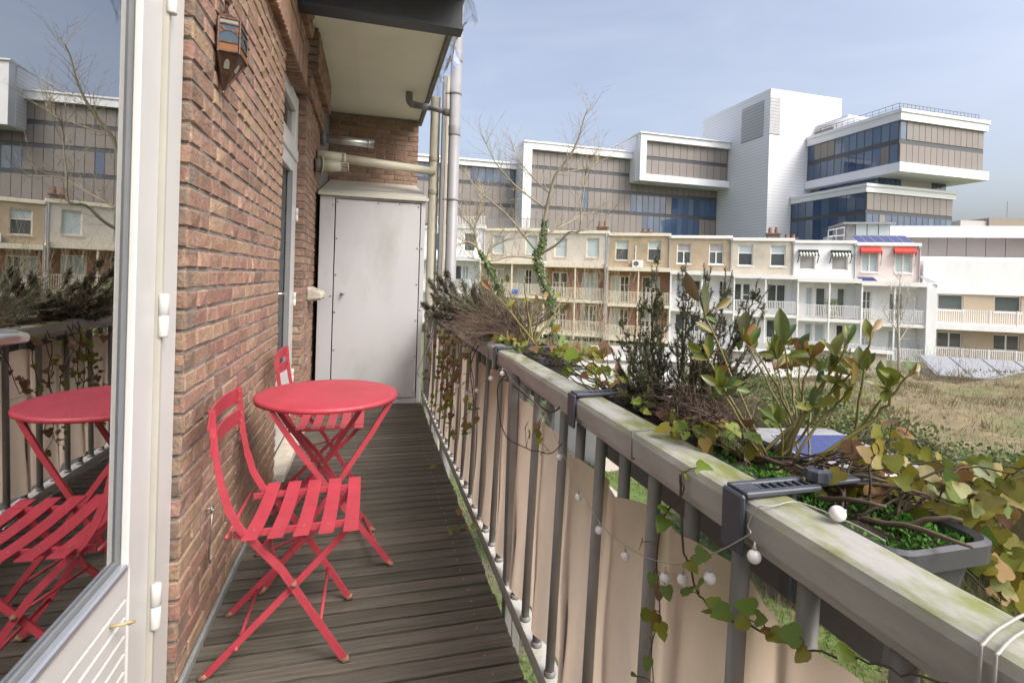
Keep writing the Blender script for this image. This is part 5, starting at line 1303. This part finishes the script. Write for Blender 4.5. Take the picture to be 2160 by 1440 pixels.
row_panels(OB,'Y',99.6,30.2,73.4,16.0,19.65,31,lambda k:'g' if k in (8,) or (k >= 16 and k not in (22,)) else 'p')
row_panels(OB,'Y',99.6,30.2,73.4,10.5,15.35,31,lambda k:'g' if 18 <= k < 28 else 'p')
MB().box(34,41.5,104,112,28.5,30.1).build('roof_plant', 'off_white', OB)
MB().box(44,73,108,120,28.2,30.4).build('roof_plant', 'off_white', OB)
CB = thing('cantilever_box', (63,100,22), 'white framed two storey box projecting from the grey office block', 'building')
MB().box(52.3,73.5,96.3,118,22.0,31.4).build('core', 'off_band', CB)
MB().box(52.2,73.52,95.4,118.1,30.25,31.5).box(52.2,73.52,95.4,118.1,21.95,23.35).box(52.2,53.55,95.41,118.05,23.35,30.25).build('frame', 'off_white', CB)
MB().box(51.9,73.52,95.1,118.3,31.5,31.75).build('roof_edge', 'off_white', CB)
MB().box(52.05,52.19,97,118,22.2,31.3).build('side_cladding', 'off_siding', CB)
MB().box(51.96,52.04,108,111,28.6,30.6).build('window', 'off_glass', CB)
row_panels(CB,'Y',96.3,53.6,73.4,27.2,30.2,12,lambda k:'p'); row_panels(CB,'Y',96.3,53.6,73.4,23.4,26.5,12,lambda k:'p')
AB = thing('office_link', (14,108,GZ), 'lower grey office part with glass strip at the far left', 'building')
MB().box(-6,28.3,104,125,GZ,23.6).build('core', 'off_band', AB)
MB().box(-6,28.35,103.2,125,23.6,24.6).box(-6,28.35,102.9,125,24.6,24.95).build('roof_edge', 'off_white', AB)
row_panels(AB,'Y',104,-6,28.2,20.65,23.55,22,lambda k:'g' if k > 15 or k in (9,10,11,12) else 'p'); row_panels(AB,'Y',104,-6,28.2,16.45,19.95,22,lambda k:'p'); row_panels(AB,'Y',104,-6,28.2,11.5,15.75,22,lambda k:'p')
TW = thing('white_tower', (82,95,GZ), 'tall windowless white clad office tower with corner louvre', 'building')
MB().box(73.65,90.8,84.3,105.6,GZ,39.2).build('cladding', 'off_siding', TW)
MB().box(73.6,90.85,84.25,105.65,39.2,39.4).build('coping', 'off_white', TW)
b = MB()
for k in range(34):
    z = 30.7+k*.205; b.box(73.50,73.649,86.0,92.3,z,z+.10).box(73.50,76.0,84.17,84.299,z,z+.10)
b.build('louvre', 'off_siding', TW); MB().box(73.62,73.648,86.0,92.3,30.6,37.7).box(73.6,76.0,84.26,84.298,30.6,37.7).build('louvre_backing', 'dark_grille', TW)
ET = thing('upper_office_box', (92,75,21), 'upper cantilevered office box with blue glass and roof railing', 'building')
MB().box(82.8,101.7,65.7,84.2,21.6,29.0).build('core', 'off_band', ET)
MB().box(82.4,102.0,65.2,84.2,28.95,30.2).box(82.2,102.2,65.0,84.2,30.2,30.75).build('roof_edge', 'off_white', ET)
MB().box(82.2,102.2,65.0,84.2,20.5,22.0).build('floor_edge', 'off_white', ET)
row_panels(ET,'Y',65.7,82.9,101.6,25.9,28.9,14,lambda k:'g' if k == 0 else 'p'); row_panels(ET,'Y',65.7,82.9,101.6,22.1,25.2,14,lambda k:'p')
row_panels(ET,'X',82.8,65.8,84.1,25.9,28.9,12,lambda k:'p' if k in (8,9,10) else 'g'); row_panels(ET,'X',82.8,65.8,84.1,22.1,25.2,12,lambda k:'p' if k == 1 else 'g')
MB().box(89,96,70,84,19,20.5).build('soffit_core', 'off_soffit', ET)
b = MB()
for k in range(22): b.box(83+k*.85,83.04+k*.85,66,66.04,30.75,31.9)
for k in range(14): b.box(83,83.04,66+k*1.2,66.04+k*1.2,30.75,31.9)
b.box(83,101,66,66.05,31.85,31.92).box(83,101,66,66.04,31.3,31.35).box(83,83.05,66,82,31.85,31.92).box(83,83.04,66,82,31.3,31.35).build('roof_railing', 'off_mullion', ET)
MB().box(84.5,90,77,84.1,33.0,33.4).build('canopy', 'off_white', ET); MB().box(84.2,84.5,80,84.1,30.75,32.0).build('parapet_screen', 'off_panel', ET)
RC = thing('recessed_office_floor', (91,77,18.6), 'recessed blue glass floor between the two office boxes', 'building')
MB().box(84.1,99.6,70.1,84.2,18.0,20.49).build('core', 'off_band', RC)
row_panels(RC,'Y',70.1,84.2,99.5,18.3,20.45,13,lambda k:'g'); row_panels(RC,'X',84.1,70.2,84.1,18.3,20.45,8,lambda k:'p' if k > 6 else 'g')
LB = thing('lower_office_box', (89,76,GZ), 'lower office box with white roof edge, panels and tall windows', 'building')
MB().box(79.2,98.6,68.2,84.2,9.6,17.4).build('core', 'off_band', LB)
MB().box(78.9,98.9,67.9,84.2,17.35,18.3).box(78.7,99.1,67.7,84.2,18.3,18.75).build('roof_edge', 'off_white', LB)
MB().box(78.6,99.2,67.6,84.2,GZ,9.8).build('base', 'off_white', LB)
row_panels(LB,'Y',68.2,79.3,98.5,14.4,17.3,13,lambda k:'p'); row_panels(LB,'Y',68.2,79.3,98.5,9.9,13.8,14,lambda k:'p' if k == 2 else 'g')
row_panels(LB,'X',79.2,68.3,84.1,14.4,17.3,9,lambda k:'g'); row_panels(LB,'X',79.2,68.3,84.1,9.9,13.8,9,lambda k:'g')
FB = thing('distant_office', (300,185,GZ), 'distant beige office slab with rows of windows at the right edge', 'building', None, R(-17))
MB().box(-23,60,0,20,0,Z(24)).box(-22,60,.6,20,Z(24),Z(26)).box(-23.5,60,-1,20,Z(26),Z(33)).build('wall', 'far_stone', FB, world=False)
MB().box(-4,60,2,18,Z(33),Z(38.5)).build('roof_house', 'far_stone', FB, world=False); MB().box(-17,-4.1,3,15,Z(33),Z(37)).build('roof_plant', 'off_soffit', FB, world=False)
for z in (27.3,30.3):
    for k in range(24): MB().box(-22+k*2.2,-20.4+k*2.2,-1.06,-.9,Z(z),Z(z+1.4)).build('window', 'far_window', FB, world=False)
for k in range(9): MB().box(-21+k*6,-16.2+k*6,.5,.62,Z(24.1),Z(25.9)).build('window', 'off_glass', FB, world=False)
MB().tube([(10,8,Z(38.5)),(10,8,Z(48))], .15, 6).build('mast', 'zinc', FB, world=False)

# ---------------- bare trees
def curve_pts(cl, n=4): return smooth([at(*c) for c in cl], n)
def twigs(b, pts, r, n, L, rad, depth=1, up=.45, skip=.15):
    N = len(pts)
    for _ in range(n):
        i = r.randrange(max(1,int(N*skip)), N); p = pts[i]; d = (pts[i]-pts[i-1]).normalized(); o = Matrix.Rotation(r.uniform(0,6.283),3,d) @ d.orthogonal().normalized()
        v = (d*r.uniform(.3,.9)+o*r.uniform(.5,1)+Vector((0,0,up))).normalized(); l = L*r.uniform(.45,1.2); q = [p]
        for k in range(5):
            v = (v+Vector((r.uniform(-.22,.22), r.uniform(-.22,.22), r.uniform(-.10,.20)))).normalized(); q.append(q[-1]+v*l/5)
        b.tube(q, [rad*(1-.8*k/5) for k in range(6)], 3, False)
        if depth > 0: twigs(b, q, r, 3, L*.48, rad*.55, depth-1, up, .2)
        for k in range(2,6):                               # buds / spurs
            w_ = Vector((r.uniform(-1,1), r.uniform(-1,1), r.uniform(-.3,1))).normalized()*.05; b.tube([q[k], q[k]+w_], [rad*.45,rad*.2], 3, False)
def ivy_cover(b, pts, r, n, rad, s=.05):
    N = len(pts)
    for _ in range(n):
        t = r.random()*(N-1); i = int(t); p = pts[i].lerp(pts[min(i+1,N-1)], t-i); a = Vector((r.gauss(0,1), r.gauss(0,1), r.gauss(0,.4))).normalized()
        p = p + a*rad*(1.15-.75*t/N)*r.uniform(.35,1.5); n_ = (a+Vector((r.uniform(-.6,.6), r.uniform(-.6,.6), .4))).normalized(); u_ = n_.orthogonal().normalized(); u_ = Matrix.Rotation(r.uniform(0,6.28),3,n_) @ u_*s*r.uniform(.6,1.3); w_ = n_.cross(u_)
        b._add([p-u_*.7, p+w_*.8, p+u_, p-w_*.8], [(0,1,2,3)])
def bare_tree(label, trunk, limbs, r0, seed, ivy_n=0, ivy_r=.3, ntw=26, L=1.3, bark='bark', rad=.018):
    r = random.Random(seed); tp = curve_pts(trunk); tp = [Vector((tp[0].x, tp[0].y, GZ))] + tp
    T = thing('bare_tree', tuple(tp[0]), label, 'tree'); n = len(tp)
    MB().tube(tp, [max(.02, r0*(1-.88*i/n)) for i in range(n)], 10).build('trunk', bark, T, True)
    tw = MB(); cr_r = []
    for (cl, lr) in limbs:
        lp = curve_pts(cl); m_ = len(lp); MB().tube(lp, [max(.012, lr*(1-.85*i/m_)) for i in range(m_)], 7).build('limb', bark, T, True)
        twigs(tw, lp, r, ntw, L, rad)
    twigs(tw, tp[len(tp)//2:], r, ntw, L, rad, skip=.0)
    tw.build('crown', bark, T, kind='stuff')
    if ivy_n:
        iv = MB(); ivy_cover(iv, tp[:int(n*.5)], r, ivy_n, ivy_r); iv.build('ivy_leaves', 'tree_ivy', T, kind='stuff')
    return T
bare_tree('leafless tree with an ivy covered trunk in the middle of the gardens', [(1172,740,20),(1165,655,20),(1155,615,20),(1140,575,20),(1133,540,20),(1142,522,20),(1146,497,20),(1150,455,20),(1160,409,19.8),(1172,369,19.6),(1193,342,19.5),(1212,311,19.4),(1224,281,19.3),(1232,250,19.3),(1241,229,19.2)],
  [([(1130,527,20),(1100,490,20.3),(1075,460,20.6),(1047,434,20.8),(1007,400,21),(986,370,21),(967,345,21)], .06), ([(1140,535,20),(1175,515,19.6),(1200,490,19.3),(1222,487,19.1),(1226,443,19),(1232,400,19),(1235,365,19)], .055),
   ([(1152,440,20),(1110,410,19.5),(1080,385,19),(1050,350,18.8),(1035,325,18.7),(1020,290,18.7)], .04), ([(1172,369,19.6),(1210,360,20),(1250,350,20.4),(1262,340,20.6)], .028), ([(1160,409,19.8),(1120,370,20.2),(1090,330,20.6),(1080,300,20.8)], .028),
   ([(1146,497,20),(1200,470,20.6),(1240,450,21),(1290,455,21.3)], .05), ([(1135,545,20),(1080,540,19.4),(1040,550,19),(990,545,18.8)], .05)], .12, 61, 2600, .22, 34, 1.1, 'bark', .009)
bare_tree('smaller leafless tree with ivy on its stem, left of the ivy clad tree', [(1060,640,17),(1050,605,17),(1025,552,17),(1007,522,17),(1000,485,17),(975,455,17),(962,425,17)],
  [([(1025,552,17),(1040,520,17.3),(1075,505,17.5),(1110,500,17.6)], .045), ([(1007,522,17),(985,510,16.6),(960,520,16.3)], .04), ([(1000,485,17),(1010,450,17.2),(1020,410,17.3)], .035)], .07, 62, 700, .14, 34, 1.0, 'bark', .009)
bare_tree('slender pale birch standing in front of the white gallery houses', [(1895,810,28),(1896,760,28),(1895,700,28),(1894,660,28),(1897,620,28),(1899,585,28)],
  [([(1896,720,28),(1915,690,28.3),(1930,650,28.4)], .03), ([(1895,700,28),(1875,675,27.7),(1862,650,27.6)], .03), ([(1895,680,28),(1885,640,28.2),(1880,610,28.3)], .025), ([(1895,690,28),(1910,650,27.8),(1918,620,27.7)], .025)], .10, 63, 0, 0, 14, 1.0, 'bark_pale', .012)
def thicket(c, label, n, h, sp, seed, mat='brown_twig', rad=.012):
    r = random.Random(seed); T = thing('bare_shrub', c, label, 'shrub', 'leafless shrubs in the gardens'); b = MB(); c = Vector(c)
    for _ in range(n):
        p = c+Vector((r.gauss(0,sp*.35), r.gauss(0,sp*.35), 0)); v = Vector((r.gauss(0,.22), r.gauss(0,.22), 1)).normalized(); l = h*r.uniform(.5,1.1); q = [p]
        for k in range(6):
            v = (v+Vector((r.uniform(-.14,.14), r.uniform(-.14,.14), .05))).normalized(); q.append(q[-1]+v*l/6)
        b.tube(q, [rad*(1-.8*k/6) for k in range(7)], 3, False); twigs(b, q, r, 3, h*.22, rad*.5, 0, .5, .3)
    b.build('stems', mat, T, kind='stuff'); return T
p = at(1225,735,25); thicket((p.x,p.y,GZ), 'tall leafless shrub with many upright stems right of the ivy clad tree', 90, 7.2, 2.2, 71, 'bark')
p = at(1100,735,24); thicket((p.x,p.y,GZ), 'leafless shrub behind the smaller ivy tree', 60, 5.2, 2.6, 72, 'bark')
p = at(985,700,22); thicket((p.x,p.y,GZ), 'leafless shrub in front of the white end house', 50, 5.0, 2.4, 73, 'bark')
for k, (px, py, D, n, h, sp, lab) in enumerate(((2020,790,30,60,2.2,2.5,'twiggy shrub below the gallery flats'), (1960,800,20,36,1.9,2.0,'twiggy shrub standing on the dry grass'), (1820,775,27,50,1.9,3.0,'brown shrub below the pink house'), (2110,800,26,40,1.8,2.5,'brown shrub near the glazed shed roof'), (1700,775,26,40,2.0,3.0,'brown shrub below the white house with awnings'))):
    q = at(px, py, D); thicket((q.x,q.y,max(GZ,q.z-.7)), lab, n, h, sp, 80+k, 'brown_twig', .010)
def leafy_bush(c, rx, ry, rz, label, n, seed, mat='hedge_leaf'):
    r = random.Random(seed); T = thing('evergreen_bush', c, label, 'bush', 'evergreen bushes in the gardens'); b = MB(); c = Vector(c); w_ = MB()
    for _ in range(9):
        v = Vector((r.gauss(0,.5)*rx, r.gauss(0,.5)*ry, rz)); w_.tube([c, c+v*.5+Vector((0,0,.1)), c+v*.9], [.03,.02,.008], 4)
    w_.build('stems', 'bark', T)
    for _ in range(n):
        a = Vector((r.gauss(0,1), r.gauss(0,1), r.gauss(0,1))).normalized(); lump = .72+.28*math.sin(a.x*5+seed)*math.sin(a.y*6)*math.sin(a.z*4+1); k = r.uniform(.55,1)**.6*lump
        p = c+Vector((a.x*rx*k, a.y*ry*k, rz*.55+a.z*rz*.6*k)); n_ = (a+Vector((r.uniform(-.7,.7), r.uniform(-.7,.7), r.uniform(-.2,.9)))).normalized(); s = r.uniform(.03,.065); u_ = n_.orthogonal().normalized()*s; q = n_.cross(u_)
        b._add([p-u_*.7, p+q*.7, p+u_, p-q*.7], [(0,1,2,3)])
    b.build('foliage', mat, T, kind='stuff'); return T
p = at(1770,800,20); leafy_bush((p.x,p.y,-3.4), 1.7,1.5,2.3, 'rounded green bush below the pink house', 5200, 91)
p = at(1745,880,14); leafy_bush((p.x,p.y,-3.6), .9,.9,2.0, 'dark green bush at the end of the ivy wall', 3200, 92)
p = at(1480,1150,10); leafy_bush((4.6,8.9,GZ), .8,.8,1.1, 'low green bush seen between the balusters', 2600, 93)
leafy_bush((2.9,9.4,GZ), .7,.8,1.3, 'green bush seen under the handrail near the clamp', 2400, 94)
p = at(1680,760,33); leafy_bush((p.x,p.y,GZ), 1.6,1.2,1.6, 'green shrub in front of the lower galleries', 2600, 95)
pt_ = thing('potted_bamboo', tuple(HP+HU*17.0+Vector((.45,.8,-1.1))), 'yellow green potted plant on the upper gallery of the white house', 'plant')
q = HP+HU*17.0+Vector((.45,.8,-1.13)); MB().lathe([(.16,0),(.22,.35),(.2,.36)], q, 12).build('pot', 'terracotta', pt_)
b = MB(); r = random.Random(5)
for _ in range(500):
    a = Vector((r.gauss(0,.35), r.gauss(0,.25), r.uniform(.3,1.5))); p = q+a; v = Vector((r.uniform(-1,1), r.uniform(-1,1), r.uniform(-.2,.8))).normalized()*.18; sd = v.orthogonal().normalized()*.025; b._add([p-sd, p+sd, p+v], [(0,1,2)])
b.build('foliage', 'ivy_green', pt_, kind='stuff')
